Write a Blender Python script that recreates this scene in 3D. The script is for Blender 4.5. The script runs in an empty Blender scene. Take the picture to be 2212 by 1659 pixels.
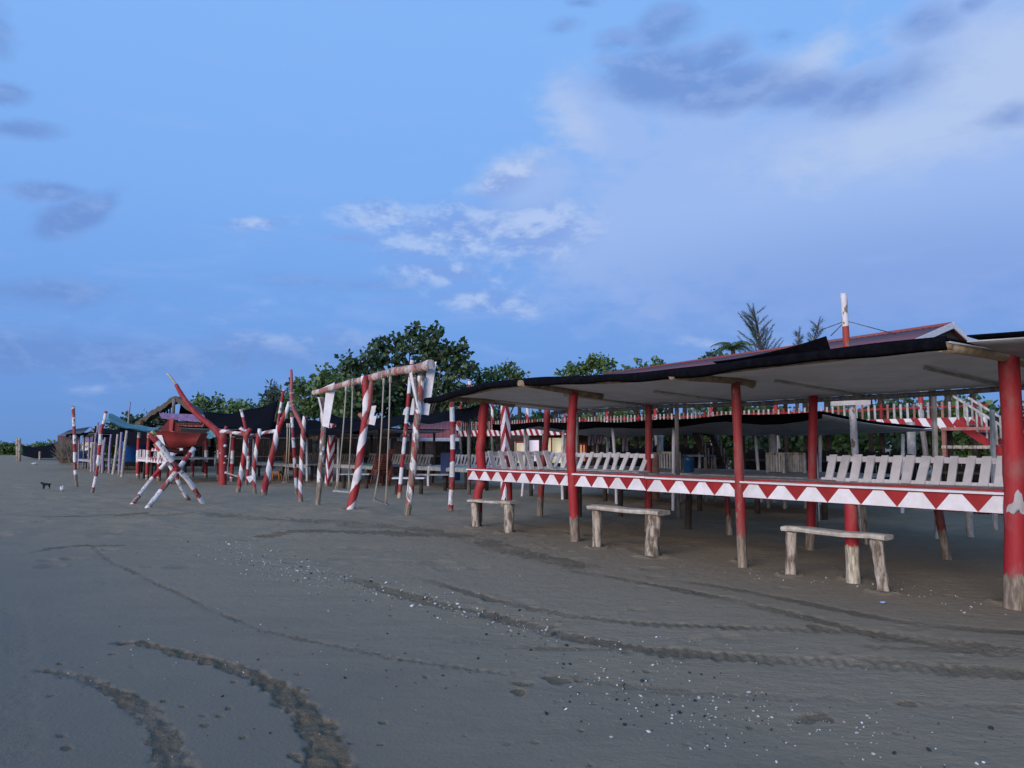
import bpy, math, random
import numpy as np
from mathutils import Vector, Matrix

random.seed(7)
RNG = np.random.default_rng(7)
SC = bpy.context.scene
COL = SC.collection
PI = math.pi

# ------------------------------------------------------------------ camera
CAM_H, F_V, CX, CY, HZ = 1.5, 1663.0, 1106.0, 829.5, 962.0     # survey units: 2212 x 1659 frame
PITCH = math.atan((HZ - CY) / F_V)
cam_data = bpy.data.cameras.new('camera')
cam_data.sensor_fit = 'HORIZONTAL'
cam_data.sensor_width = 36.0
cam_data.lens = 36.0 * F_V / 2212.0
cam_data.clip_start = 0.05
cam_data.clip_end = 8000
cam = bpy.data.objects.new('camera', cam_data)
COL.objects.link(cam)
cam.location = (0, 0, CAM_H)
cam.rotation_euler = (PI / 2 + PITCH, 0, 0)
SC.camera = cam

# ------------------------------------------------------------------ node helper
class NT:
    def __init__(s, tree):
        s.t = tree; s.n = tree.nodes; s.l = tree.links
    def node(s, typ, **kw):
        n = s.n.new(typ)
        for k, v in kw.items(): setattr(n, k, v)
        return n
    def put(s, sock, v):
        if isinstance(v, bpy.types.NodeSocket): s.l.new(v, sock)
        elif v is not None: sock.default_value = v
    def m(s, op, a, b=None, c=None, clamp=False):
        n = s.node('ShaderNodeMath', operation=op, use_clamp=clamp)
        s.put(n.inputs[0], a)
        if b is not None: s.put(n.inputs[1], b)
        if c is not None: s.put(n.inputs[2], c)
        return n.outputs[0]
    def vm(s, op, a, b=None):
        n = s.node('ShaderNodeVectorMath', operation=op)
        s.put(n.inputs[0], a)
        if b is not None: s.put(n.inputs[1], b)
        return n.outputs['Value'] if op in ('LENGTH', 'DOT_PRODUCT', 'DISTANCE') else n.outputs[0]
    def mix(s, f, a, b, mode='MIX'):
        n = s.node('ShaderNodeMix', data_type='RGBA', blend_type=mode)
        s.put(n.inputs[0], f); s.put(n.inputs[6], c4(a)); s.put(n.inputs[7], c4(b))
        return n.outputs[2]
    def smooth(s, v, lo, hi, a=0.0, b=1.0):
        n = s.node('ShaderNodeMapRange', interpolation_type='SMOOTHSTEP')
        s.put(n.inputs[0], v); s.put(n.inputs[1], lo); s.put(n.inputs[2], hi); s.put(n.inputs[3], a); s.put(n.inputs[4], b)
        return n.outputs[0]
    def noise(s, vec, scale, detail=4, rough=0.55, dist=0.0):
        n = s.node('ShaderNodeTexNoise')
        s.put(n.inputs['Vector'], vec); n.inputs['Scale'].default_value = scale
        n.inputs['Detail'].default_value = detail; n.inputs['Roughness'].default_value = rough
        n.inputs['Distortion'].default_value = dist
        return n.outputs['Fac']
    def ramp(s, f, stops):
        n = s.node('ShaderNodeValToRGB')
        e = n.color_ramp.elements
        while len(e) < len(stops): e.new(0.5)
        for i, (p, c) in enumerate(stops):
            e[i].position = p; e[i].color = c4(c)
        s.put(n.inputs[0], f)
        return n.outputs[0]
    def mapping(s, vec, loc=(0,0,0), rot=(0,0,0), scale=(1,1,1), typ='POINT'):
        n = s.node('ShaderNodeMapping', vector_type=typ)
        s.put(n.inputs[0], vec)
        n.inputs['Location'].default_value = loc; n.inputs['Rotation'].default_value = rot; n.inputs['Scale'].default_value = scale
        return n.outputs[0]

def c4(c):
    if isinstance(c, (tuple, list)) and len(c) == 3: return (c[0], c[1], c[2], 1.0)
    return c
def srgb(r, g, b):
    f = lambda v: (v / 255 / 12.92) if v / 255 <= 0.04045 else ((v / 255 + 0.055) / 1.055) ** 2.4
    return (f(r), f(g), f(b))

# ------------------------------------------------------------------ world: dusk sky with clouds, sun already low behind the viewer
SUN_AZ, SUN_EL = math.radians(214), math.radians(11)      # compass-like angle, 0 = +Y, clockwise
world = bpy.data.worlds.new('World'); SC.world = world; world.use_nodes = True
w = NT(world.node_tree); w.n.clear()
tc = w.node('ShaderNodeTexCoord').outputs['Generated']
sep = w.node('ShaderNodeSeparateXYZ'); w.put(sep.inputs[0], tc)
dx, dy, dz = sep.outputs
az = w.m('ARCTAN2', dx, dy)
el = w.m('ARCSINE', w.m('MAXIMUM', w.m('MINIMUM', dz, 1.0), -1.0))
cmb = w.node('ShaderNodeCombineXYZ'); w.put(cmb.inputs[0], az); w.put(cmb.inputs[1], el)
ae = cmb.outputs[0]
def v2ae(x, y):
    u, v = (x - CX) / F_V, (CY - y) / F_V
    X, Y, Z = u, math.cos(PITCH) - v * math.sin(PITCH), math.sin(PITCH) + v * math.cos(PITCH)
    return math.atan2(X, Y), math.atan2(Z, math.hypot(X, Y))
nA = w.noise(w.mapping(ae, scale=(1, 2.1, 1)), 5.5, 9, 0.6, 0.25)
nB = w.noise(w.mapping(ae, loc=(3, 7, 0), rot=(0, 0, 0.15), scale=(1, 2.2, 1)), 19, 9, 0.66, 0.35)
nC = w.noise(w.mapping(ae, loc=(9, 1, 0), rot=(0, 0, -0.12), scale=(1, 5.0, 1)), 4.5, 7, 0.62, 0.3)
nz = w.m('ADD', w.m('MULTIPLY', nA, 0.6), w.m('MULTIPLY', nB, 0.4))
def blobs(lst):
    out = None
    for (x, y, rx, ry, rot, wt) in lst:
        a0, e0 = v2ae(x, y)
        mp = w.mapping(ae, loc=(a0, e0, 0), rot=(0, 0, rot), scale=(rx / F_V, ry / F_V, 1), typ='TEXTURE')
        d = w.vm('LENGTH', mp)
        f = w.m('MULTIPLY', w.m('SUBTRACT', 1.0, w.m('MINIMUM', d, 2.0)), wt)
        out = f if out is None else w.m('MAXIMUM', out, f)
    return out
nish = w.node('ShaderNodeTexSky', sky_type='NISHITA', sun_disc=False)
nish.sun_elevation = math.radians(4); nish.sun_rotation = SUN_AZ; nish.altitude = 0
nish.air_density = 1.2; nish.dust_density = 0.6; nish.ozone_density = 3.0
grad = w.ramp(w.m('DIVIDE', el, 1.2, clamp=True), [
    (0.0, srgb(104, 148, 212)), (0.06, srgb(108, 155, 225)), (0.14, srgb(116, 165, 236)), (0.26, srgb(128, 178, 246)),
    (0.42, srgb(134, 184, 250)), (1.0, srgb(126, 176, 244))])
base = w.mix(0.06, grad, w.mix(1.0, nish.outputs[0], (0.16, 0.16, 0.16, 1), 'MULTIPLY'))
def cn(dz_):
    """cloud noise, sampled dz_ higher up in the sky"""
    a_ = w.noise(w.mapping(ae, loc=(5, 2 + dz_ * 1.7, 0), rot=(0, 0, 0.0), scale=(1, 1.7, 1)), 8, 10, 0.60, 0.25)
    b_ = w.noise(w.mapping(ae, loc=(3, 7 + dz_ * 2.2, 0), rot=(0, 0, 0.0), scale=(1, 2.2, 1)), 24, 8, 0.62, 0.3)
    return w.m('ADD', w.m('MULTIPLY', a_, 0.66), w.m('MULTIPLY', b_, 0.34))
nS, nU = cn(0.0), cn(0.016)
nS0 = w.m('SUBTRACT', nS, 0.5)
lit = w.smooth(w.m('SUBTRACT', nS, nU), -0.05, 0.11)          # upper edges of each puff catch the after-glow
# big pale cloud bank filling the right, with a ragged left edge
veilf = blobs([(1950, 400, 900, 360, 0.0, 1.0), (1480, 430, 480, 300, 0.35, 0.9), (2400, 200, 640, 420, 0.0, 1.2), (1330, 280, 240, 120, -0.6, 0.8), (1150, 430, 260, 130, 0.4, 0.7)])
veil = w.smooth(w.m('ADD', veilf, w.m('MULTIPLY', nS0, 1.5)), 0.05, 0.55)
sky = w.mix(w.m('MULTIPLY', veil, 0.80), base, srgb(160, 187, 238))
lowv = w.smooth(blobs([(1950, 620, 1000, 210, 0.0, 1.0)]), 0.0, 0.9)
sky = w.mix(w.m('MULTIPLY', lowv, 0.70), sky, srgb(124, 157, 222))
brt = blobs([(1980, 290, 520, 100, 0.07, 1.0), (2200, 150, 280, 130, 0.1, 1.15), (1780, 120, 220, 60, 0.25, .75), (1230, 255, 130, 70, -0.6, 0.6), (1080, 380, 150, 60, 0.5, 0.7)])
bf = w.smooth(w.m('ADD', brt, w.m('MULTIPLY', nS0, 1.8)), 0.0, 0.9)
sky = w.mix(w.m('MULTIPLY', bf, 0.74), sky, srgb(184, 204, 238))
# broken cumulus left of centre: shaded undersides, lit tops
body = blobs([(1000, 500, 260, 105, 0.10, 1.1), (1140, 500, 220, 100, 0.2, 1.0), (830, 465, 150, 50, 0.0, 1.0), (960, 590, 170, 50, -0.05, 1.0), (1080, 400, 130, 60, 0.5, 0.9), (1030, 650, 170, 50, -0.1, 0.9), (560, 482, 120, 20, 0.15, 0.95), (860, 650, 110, 14, 0, 0.8), (760, 515, 90, 16, 0, .8),
              (190, 838, 90, 16, 0.12, 0.6), (600, 735, 240, 34, 0.05, 0.55), (420, 680, 260, 30, 0.15, 0.4), (1590, 745, 150, 18, -.1, 0.7), (1480, 772, 260, 12, 0, .6)])
bd = w.smooth(w.m('ADD', body, w.m('MULTIPLY', nS0, 1.7)), 0.0, 0.9)
sky = w.mix(w.m('MULTIPLY', bd, 0.74), sky, w.mix(lit, srgb(128, 161, 226), srgb(182, 203, 241)))
# grey-blue shaded bodies
darkc = blobs([(1430, 55, 120, 55, 0.2, 0.95), (1350, 80, 80, 34, 0.1, .7), (1430, 170, 190, 72, 0.0, 1.2), (1560, 190, 200, 62, 0.0, 1.2), (1530, 140, 120, 45, 0.3, 0.9), (1740, 200, 150, 48, 0.05, 0.95), (1880, 195, 190, 62, 0.1, 0.75),
               (1215, 55, 65, 26, 0.2, 0.7), (1260, 5, 70, 16, 0, .7), (1990, 45, 85, 45, 0.0, 0.85), (2100, 8, 40, 20, 0, .7), (1690, 78, 60, 22, 0, .6),
               (170, 465, 115, 42, 0.55, 1.2), (115, 415, 85, 24, 0.1, 1.0), (35, 280, 100, 26, 0.15, 1.0), (5, 205, 65, 30, 0.2, 0.9), (-20, 70, 50, 60, 0.0, 0.6),
               (90, 630, 280, 45, 0.10, 0.75), (250, 770, 560, 70, 0.05, 0.8), (2180, 250, 90, 30, 0, .5), (700, 610, 260, 26, 0, .35)])
df = w.smooth(w.m('ADD', darkc, w.m('MULTIPLY', nS0, 2.2)), 0.0, 0.75)
sky = w.mix(w.m('MULTIPLY', df, 0.74), sky, w.mix(lit, srgb(108, 142, 206), srgb(128, 160, 220)))
# thin streaks everywhere, as seen low on the left
st = w.smooth(nC, 0.52, 0.74)
sky = w.mix(w.m('MULTIPLY', st, w.smooth(el, 0.62, 0.05, 0.10, 0.34)), sky, srgb(150, 180, 236))
bg = w.node('ShaderNodeBackground'); w.put(bg.inputs[0], sky); bg.inputs[1].default_value = 1.0
wo = w.node('ShaderNodeOutputWorld'); w.l.new(bg.outputs[0], wo.inputs[0])

# ------------------------------------------------------------------ sun: broad weak after-glow from behind the viewer
sun_d = bpy.data.lights.new('sun', 'SUN'); sun_d.energy = 3.7; sun_d.angle = math.radians(45); sun_d.color = (1.0, 0.86, 0.82)
sun = bpy.data.objects.new('sun', sun_d); COL.objects.link(sun)
sd = Vector((math.sin(SUN_AZ) * math.cos(SUN_EL), math.cos(SUN_AZ) * math.cos(SUN_EL), math.sin(SUN_EL)))
sun.rotation_euler = (-sd).to_track_quat('-Z', 'Y').to_euler()
sun.location = (0, -10, 20)
vs = SC.view_settings
SC.display_settings.display_device = 'sRGB'
vs.view_transform = 'Standard'; vs.look = 'None'; vs.exposure = 0.0; vs.gamma = 1.0; vs.use_curve_mapping = False
SC.cycles.max_bounces = 6
SC.cycles.diffuse_bounces = 3

# ------------------------------------------------------------------ survey: picture point -> place on the beach / at a known distance
def ray(x, y):
    u, v = (x - CX) / F_V, (CY - y) / F_V
    return Vector((u, math.cos(PITCH) - v * math.sin(PITCH), math.sin(PITCH) + v * math.cos(PITCH)))
def G(x, y, z=0.0):
    r = ray(x, y); k = (z - CAM_H) / r.z
    return Vector((r.x * k, r.y * k, z))
def P(x, y, D):
    r = ray(x, y); k = D / r.y
    return Vector((r.x * k, D, CAM_H + r.z * k))
def Dg(y): return G(CX, y).y
V3 = Vector

# ------------------------------------------------------------------ mesh builder
ORG = {}; WM = {}
class MB:
    def __init__(s): s.v = []; s.f = []; s.uv = []; s.mi = []; s.sm = []
    def face(s, idx, uv=None, mi=0, smooth=False):
        s.f.append(idx); s.uv.append(uv or [(0, 0)] * len(idx)); s.mi.append(mi); s.sm.append(smooth)
    def tube(s, pts, rad, sides=10, jit=0.0, v0=0.0, smooth=True, twist=0.0, steps=None, lump=0.0):
        pts = [Vector(p) for p in pts]
        if not isinstance(rad, (list, tuple)): rad = [rad] * len(pts)
        if steps:                                     # resample as a smooth curve
            q, r2 = [], []
            n = len(pts)
            for i in range(n - 1):
                p0 = pts[max(i - 1, 0)]; p1 = pts[i]; p2 = pts[i + 1]; p3 = pts[min(i + 2, n - 1)]
                for k in range(steps):
                    t = k / steps
                    q.append(0.5 * ((2 * p1) + (p2 - p0) * t + (2 * p0 - 5 * p1 + 4 * p2 - p3) * t * t + (3 * p1 - p0 - 3 * p2 + p3) * t ** 3))
                    r2.append(rad[i] + (rad[i + 1] - rad[i]) * t)
            q.append(pts[-1]); r2.append(rad[-1]); pts, rad = q, r2
        b = len(s.v); L = v0; n = len(pts)
        ref = None; ls = []
        for i, p in enumerate(pts):
            d = (pts[min(i + 1, n - 1)] - pts[max(i - 1, 0)]).normalized()
            if ref is None:
                ref = Vector((0, -1, 0)) if abs(d.y) < 0.9 else Vector((1, 0, 0))
            a = (ref - d * ref.dot(d)).normalized(); c = d.cross(a); ref = a
            if i: L += (p - pts[i - 1]).length
            ls.append(L)
            rr = rad[i] * (1 + random.uniform(-lump, lump))
            for k in range(sides):
                t = 2 * PI * k / sides + twist
                r = rr * (1 + random.uniform(-jit, jit))
                s.v.append(p + a * (math.cos(t) * r) + c * (math.sin(t) * r))
        for i in range(n - 1):
            for k in range(sides):
                k2 = (k + 1) % sides
                s.face([b + i * sides + k, b + i * sides + k2, b + (i + 1) * sides + k2, b + (i + 1) * sides + k],
                       [(k / sides, ls[i]), ((k + 1) / sides, ls[i]), ((k + 1) / sides, ls[i + 1]), (k / sides, ls[i + 1])], 0, smooth)
        s.face([b + k for k in range(sides)][::-1], [(0.5, v0)] * sides)
        s.face([b + (n - 1) * sides + k for k in range(sides)], [(0.5, L)] * sides)
        return s
    def box(s, c, ex, ey, ez):
        c, ex, ey, ez = map(Vector, (c, ex, ey, ez)); b = len(s.v)
        for k in (-1, 1):
            for j in (-1, 1):
                for i in (-1, 1): s.v.append(c + ex * i + ey * j + ez * k)
        lx, ly, lz = ex.length * 2, ey.length * 2, ez.length * 2
        for q, a, d in (((0, 2, 3, 1), lx, ly), ((4, 5, 7, 6), lx, ly), ((0, 1, 5, 4), lx, lz), ((2, 6, 7, 3), lx, lz), ((0, 4, 6, 2), ly, lz), ((1, 3, 7, 5), ly, lz)):
            s.face([b + i for i in q], [(0, 0), (a, 0), (a, d), (0, d)])
        return s
    def beam(s, p, q, wd, ht, up=(0, 0, 1)):
        p, q = Vector(p), Vector(q); d = (q - p); L = d.length; d.normalize()
        side = d.cross(Vector(up)).normalized(); u2 = side.cross(d)
        return s.box((p + q) / 2, d * L / 2, side * wd / 2, u2 * ht / 2)
    def slab(s, poly, th):
        poly = [Vector(p) for p in poly]; n = len(poly); b = len(s.v)
        nm = Vector()
        for i in range(1, n - 1): nm += (poly[i] - poly[0]).cross(poly[i + 1] - poly[0])
        nm.normalize()
        ex = (poly[1] - poly[0]).normalized(); ey = nm.cross(ex)
        uv = [((p - poly[0]).dot(ex), (p - poly[0]).dot(ey)) for p in poly]
        for p in poly: s.v.append(p + nm * th / 2)
        for p in poly: s.v.append(p - nm * th / 2)
        s.face([b + i for i in range(n)], uv); s.face([b + n + i for i in range(n)][::-1], uv[::-1])
        for i in range(n):
            j = (i + 1) % n; s.face([b + j, b + i, b + n + i, b + n + j])
        return s
    def grid(s, fn, nu, nv, th=0.012, smooth=True):
        b = len(s.v); pts = [[Vector(fn(i / nu, j / nv)) for j in range(nv + 1)] for i in range(nu + 1)]
        dn = Vector((0, 0, -th))
        for lay in range(2):
            for i in range(nu + 1):
                for j in range(nv + 1): s.v.append(pts[i][j] + dn * lay)
        m = (nu + 1) * (nv + 1); I = lambda i, j, l=0: b + l * m + i * (nv + 1) + j
        for i in range(nu):
            for j in range(nv):
                uv = [(i / nu, j / nv), ((i + 1) / nu, j / nv), ((i + 1) / nu, (j + 1) / nv), (i / nu, (j + 1) / nv)]
                s.face([I(i, j), I(i + 1, j), I(i + 1, j + 1), I(i, j + 1)], uv, 0, smooth)
                s.face([I(i, j, 1), I(i, j + 1, 1), I(i + 1, j + 1, 1), I(i + 1, j, 1)], uv[::-1], 0, smooth)
        for i in range(nu):
            s.face([I(i + 1, 0), I(i, 0), I(i, 0, 1), I(i + 1, 0, 1)]); s.face([I(i, nv), I(i + 1, nv), I(i + 1, nv, 1), I(i, nv, 1)])
        for j in range(nv):
            s.face([I(0, j), I(0, j + 1), I(0, j + 1, 1), I(0, j, 1)]); s.face([I(nu, j + 1), I(nu, j), I(nu, j, 1), I(nu, j + 1, 1)])
        return s
    def build(s, name, mat, parent=None, at=None):
        org = ORG[parent] if parent is not None else (Vector(at) if at is not None else Vector((0, 0, 0)))
        me = bpy.data.meshes.new(name)
        me.from_pydata([v - org for v in s.v], [], s.f)
        uvl = me.uv_layers.new(name='UVMap')
        uvl.data.foreach_set('uv', [c for fu in s.uv for p in fu for c in p])
        me.polygons.foreach_set('use_smooth', s.sm)
        for m in (mat if isinstance(mat, (list, tuple)) else [mat]): me.materials.append(m)
        o = bpy.data.objects.new(name, me); COL.objects.link(o)
        if parent is not None:
            o.parent = parent
            if parent in WM: o.matrix_local = WM[parent].inverted() @ Matrix.Translation(org)
        else: o.location = org
        ORG[o] = org
        return o
def tag(o, label=None, cat=None, group=None, kind=None):
    if label: o['label'] = label
    if cat: o['category'] = cat
    if group: o['group'] = group
    if kind: o['kind'] = kind
    return o
def thing(name, loc, label, cat, group=None):
    o = bpy.data.objects.new(name, None); COL.objects.link(o); o.location = loc; o.empty_display_size = 0.2
    ORG[o] = Vector(loc); tag(o, label, cat, group)
    return o
_boxes = {}
def piece(name, size, mat, parent, c, ex, ey, ez):
    """one board: a shared box mesh placed at c with axes ex, ey, ez (unit vectors)"""
    key = (round(size[0], 3), round(size[1], 3), round(size[2], 3), mat.name)
    me = _boxes.get(key)
    if me is None:
        o = MB().box((0, 0, 0), (size[0] / 2, 0, 0), (0, size[1] / 2, 0), (0, 0, size[2] / 2)).build(name, mat)
        me = o.data; _boxes[key] = me; bpy.data.objects.remove(o)
    o = bpy.data.objects.new(name, me); COL.objects.link(o); o.parent = parent
    R = Matrix((Vector(ex).normalized(), Vector(ey).normalized(), Vector(ez).normalized())).transposed().to_4x4()
    wm = Matrix.Translation(Vector(c)) @ R
    o.matrix_local = (WM[parent].inverted() if parent in WM else Matrix.Translation(-ORG[parent])) @ wm
    ORG[o] = ORG[parent]; WM[o] = wm
    return o

# ------------------------------------------------------------------ materials
def new_mat(name, rough=0.8, spec=0.3):
    m = bpy.data.materials.new(name); m.use_nodes = True
    t = NT(m.node_tree); p = t.n['Principled BSDF']
    p.inputs['Roughness'].default_value = rough; p.inputs['Specular IOR Level'].default_value = spec
    return m, t, p
def bump(t, p, h, dist=0.01, st=0.6):
    b = t.node('ShaderNodeBump'); b.inputs['Distance'].default_value = dist; b.inputs['Strength'].default_value = st
    t.put(b.inputs['Height'], h); t.l.new(b.outputs[0], p.inputs['Normal'])
RED, WHITE, WOOD, WOODD = (0.31, 0.017, 0.022), (0.72, 0.71, 0.70), (0.33, 0.27, 0.20), (0.12, 0.095, 0.07)
PINK = (0.36, 0.12, 0.11)
def wood_col(t, g, a=WOOD, b=WOODD):
    n = t.noise(t.mapping(g, scale=(9, 9, 1.6)), 3.2, 6, 0.65)
    return t.mix(t.smooth(n, 0.38, 0.66), b, a), n
def simple(name, a, b=None, scale=4.0, rough=0.8, bm=0.0, stretch=(1, 1, 1), lo=0.35, hi=0.7, spec=0.3):
    m, t, p = new_mat(name, rough, spec)
    g = t.node('ShaderNodeNewGeometry').outputs['Position']
    b = b or tuple(x * 0.72 for x in a)
    n = t.noise(t.mapping(g, scale=stretch), scale, 6, 0.62)
    oi = t.node('ShaderNodeObjectInfo').outputs['Random']
    col = t.mix(t.smooth(n, lo, hi), b, a)
    col = t.mix(1.0, col, t.mix(oi, (0.84, 0.84, 0.84), (1, 1, 1)), 'MULTIPLY')
    t.l.new(col, p.inputs['Base Color'])
    if bm: bump(t, p, n, bm)
    return m
_pm = {}
def pole_mat(mode, A=RED, B=WHITE, period=0.6, duty=0.5, phase=0.0, bare=0.25, peel=0.60, sign=1, wood=WOOD):
    key = (mode, A, B, period, duty, phase, bare, peel, sign, wood)
    if key in _pm: return _pm[key]
    m, t, p = new_mat('painted_pole_' + mode, 0.62, 0.35)
    uv = t.node('ShaderNodeUVMap').outputs[0]
    sp = t.node('ShaderNodeSeparateXYZ'); t.put(sp.inputs[0], uv); u, v = sp.outputs[0], sp.outputs[1]
    g = t.node('ShaderNodeNewGeometry').outputs['Position']
    wob = t.m('MULTIPLY', t.m('SUBTRACT', t.noise(g, 6, 3), 0.5), 0.10)
    w1 = t.m('MULTIPLY', t.m('SUBTRACT', t.noise(g, 22, 3), 0.5), 0.05)
    vv = t.m('DIVIDE', t.m('ADD', t.m('ADD', v, wob), w1), period)
    if mode == 'spiral': vv = t.m('ADD', vv, t.m('MULTIPLY', u, float(sign)))
    if mode == 'chevron':
        vv = t.m('ADD', vv, t.m('MULTIPLY', t.m('ABSOLUTE', t.m('SUBTRACT', t.m('FRACT', t.m('MULTIPLY', u, 2.0)), 0.5)), 1.5 * sign))
    if mode == 'solid': f = 0.0
    else:
        fr = t.m('FRACT', t.m('ADD', vv, phase + 20))
        f = t.m('LESS_THAN', fr, duty)
    col = t.mix(f, A, B)
    dirt = t.noise(t.mapping(g, scale=(1, 1, 0.5)), 5, 6, 0.65)
    col = t.mix(t.smooth(dirt, 0.46, 0.72, 0, 0.5), col, (0.20, 0.15, 0.13))
    fade = t.noise(t.mapping(g, scale=(1, 1, 0.7)), 2.3, 4, 0.6)
    col = t.mix(t.smooth(fade, 0.5, 0.75, 0, 0.22), col, (0.28, 0.12, 0.10))
    wc, wn = wood_col(t, g, wood, tuple(x * 0.36 for x in wood))
    pn = t.noise(t.mapping(g, scale=(1, 1, 0.4)), 10, 6, 0.68)
    msk = t.smooth(pn, peel, peel + 0.04)
    if bare > 0:
        lowm = t.smooth(t.m('ADD', v, t.m('MULTIPLY', t.m('SUBTRACT', t.noise(t.mapping(g, scale=(1, 1, .3)), 16, 4), 0.5), 0.35)), bare + 0.30, bare + 0.34, 1, 0)
        msk = t.m('MAXIMUM', msk, lowm)
    col = t.mix(msk, col, wc)
    t.l.new(col, p.inputs['Base Color'])
    bump(t, p, t.m('ADD', t.m('MULTIPLY', wn, 0.7), t.m('MULTIPLY', pn, 0.4)), 0.012, 0.7)
    _pm[key] = m
    return m
M_red = pole_mat('solid', RED, RED, bare=0.26, peel=0.72)
M_redall = pole_mat('solid', RED, RED, bare=0.0, peel=0.74)
M_redclean = simple('red_paint', (0.36, 0.024, 0.024), (0.27, 0.018, 0.018), 5, 0.5)
M_white = simple('white_paint', (0.80, 0.80, 0.82), (0.68, 0.66, 0.66), 6, 0.55, 0.002)
M_whiteold = simple('weathered_white_paint', (0.52, 0.52, 0.50), (0.28, 0.27, 0.24), 9, 0.7, 0.003, (1, 1, 0.5))
M_deck = simple('worn_white_deck_paint', (0.52, 0.52, 0.50), (0.24, 0.25, 0.25), 7, 0.6, 0.003)
M_drift = simple('bleached_driftwood', (0.50, 0.44, 0.35), (0.12, 0.09, 0.065), 8, 0.85, 0.03, (2.2, 2.2, 0.45), 0.36, 0.62)
M_wood = simple('bare_timber', (0.34, 0.25, 0.15), (0.16, 0.11, 0.07), 7, 0.8, 0.006, (1, 1, 1))
M_woodgrey = simple('grey_timber', (0.26, 0.24, 0.22), (0.12, 0.11, 0.10), 8, 0.85, 0.008, (2, 2, 0.5))
M_wooddark = simple('dark_timber', (0.07, 0.05, 0.04), (0.03, 0.022, 0.02), 6, 0.85, 0.005)
M_net = simple('black_shade_net', (0.007, 0.007, 0.010), (0.003, 0.003, 0.005), 14, 0.95, 0.004, spec=0.05)
M_tarp = simple('white_tarpaulin', (0.80, 0.80, 0.80), (0.66, 0.65, 0.64), 2.2, 0.6, 0.06, (1, 1, 1), 0.3, 0.72)
M_tarpgrey = simple('grey_tarpaulin', (0.50, 0.51, 0.52), (0.34, 0.34, 0.34), 3, 0.6, 0.01)
M_teal = simple('teal_tarpaulin', (0.14, 0.33, 0.32), (0.09, 0.21, 0.21), 4, 0.55, 0.01)
M_blue = simple('blue_plastic', (0.012, 0.09, 0.30), (0.008, 0.05, 0.18), 3, 0.4)
M_navy = simple('navy_plastic', (0.012, 0.035, 0.10), (0.008, 0.02, 0.06), 3, 0.5)
M_purple = simple('purple_paint', (0.22, 0.15, 0.34), (0.13, 0.09, 0.20), 5, 0.7)
M_purplepole = pole_mat('solid', (0.30, 0.24, 0.40), WHITE, bare=0.1, peel=0.52, wood=(0.40, 0.35, 0.27))
M_orange = simple('orange_plastic', (0.52, 0.17, 0.02), (0.36, 0.11, 0.02), 4, 0.4)
M_brownplastic = simple('red_brown_plastic', (0.22, 0.055, 0.03), (0.13, 0.03, 0.02), 4, 0.45)
M_rope = simple('rope', (0.50, 0.45, 0.36), (0.30, 0.27, 0.21), 60, 0.9)
M_thatch = simple('dry_thatch', (0.20, 0.175, 0.14), (0.08, 0.068, 0.052), 12, 0.95, 0.04, (3, 3, 0.6))
M_greenwood = simple('green_paint', (0.10, 0.30, 0.25), (0.06, 0.16, 0.13), 6, 0.7)
M_pinkwood = simple('faded_pink_timber', (0.42, 0.18, 0.15), (0.25, 0.11, 0.09), 6, 0.8, 0.004)
M_black = simple('black_fur', (0.010, 0.010, 0.014), (0.006, 0.006, 0.008), 30, 0.7)
M_bag = simple('white_plastic_film', (0.75, 0.76, 0.78), (0.55, 0.56, 0.6), 8, 0.35)
M_palewood = simple('pale_timber', (0.50, 0.40, 0.25), (0.30, 0.23, 0.14), 7, 0.8)
M_driftpale2 = simple('pale_batten', (0.42, 0.40, 0.36), (0.3, 0.28, 0.25), 7, 0.8)
M_clay = simple('pinkish_weathered_wood', (0.40, 0.21, 0.15), (0.20, 0.10, 0.07), 4, 0.8)

def tin_mat(name, a, b):
    m, t, p = new_mat(name, 0.55, 0.35)
    g = t.node('ShaderNodeNewGeometry').outputs['Position']
    n = t.noise(g, 1.3, 6, 0.65)
    t.l.new(t.mix(t.smooth(n, 0.4, 0.72), a, b), p.inputs['Base Color'])
    return m
M_tin = tin_mat('red_tin_roof', (0.24, 0.058, 0.055), (0.18, 0.058, 0.052))
M_tingrey = tin_mat('pale_blue_tin', (0.46, 0.50, 0.56), (0.30, 0.32, 0.34))
def stripe_mat(name, A, B, period, slant):
    m, t, p = new_mat(name, 0.6, 0.3)
    uv = t.node('ShaderNodeUVMap').outputs[0]
    sp = t.node('ShaderNodeSeparateXYZ'); t.put(sp.inputs[0], uv)
    g = t.node('ShaderNodeNewGeometry').outputs['Position']
    v = t.m('DIVIDE', t.m('ADD', sp.outputs[0], t.m('MULTIPLY', sp.outputs[1], slant)), period)
    f = t.m('LESS_THAN', t.m('FRACT', t.m('ADD', v, 50.0)), 0.5)
    d = t.noise(g, 4, 5, 0.6)
    col = t.mix(t.smooth(d, 0.5, 0.8, 0, 0.4), t.mix(f, A, B), (0.2, 0.16, 0.15))
    t.l.new(col, p.inputs['Base Color'])
    return m
M_trim = stripe_mat('red_white_striped_board', RED, WHITE, 0.46, 0.6)
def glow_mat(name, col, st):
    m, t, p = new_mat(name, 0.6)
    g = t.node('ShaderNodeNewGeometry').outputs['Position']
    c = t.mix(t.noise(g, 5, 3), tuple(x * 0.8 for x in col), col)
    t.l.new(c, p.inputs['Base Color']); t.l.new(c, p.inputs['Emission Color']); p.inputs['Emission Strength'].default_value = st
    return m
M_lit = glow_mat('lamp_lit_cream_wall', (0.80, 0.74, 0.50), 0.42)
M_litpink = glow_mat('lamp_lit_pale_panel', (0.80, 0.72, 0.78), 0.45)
M_litorange = glow_mat('lamp_lit_orange_window', (0.80, 0.45, 0.22), 0.6)
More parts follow.
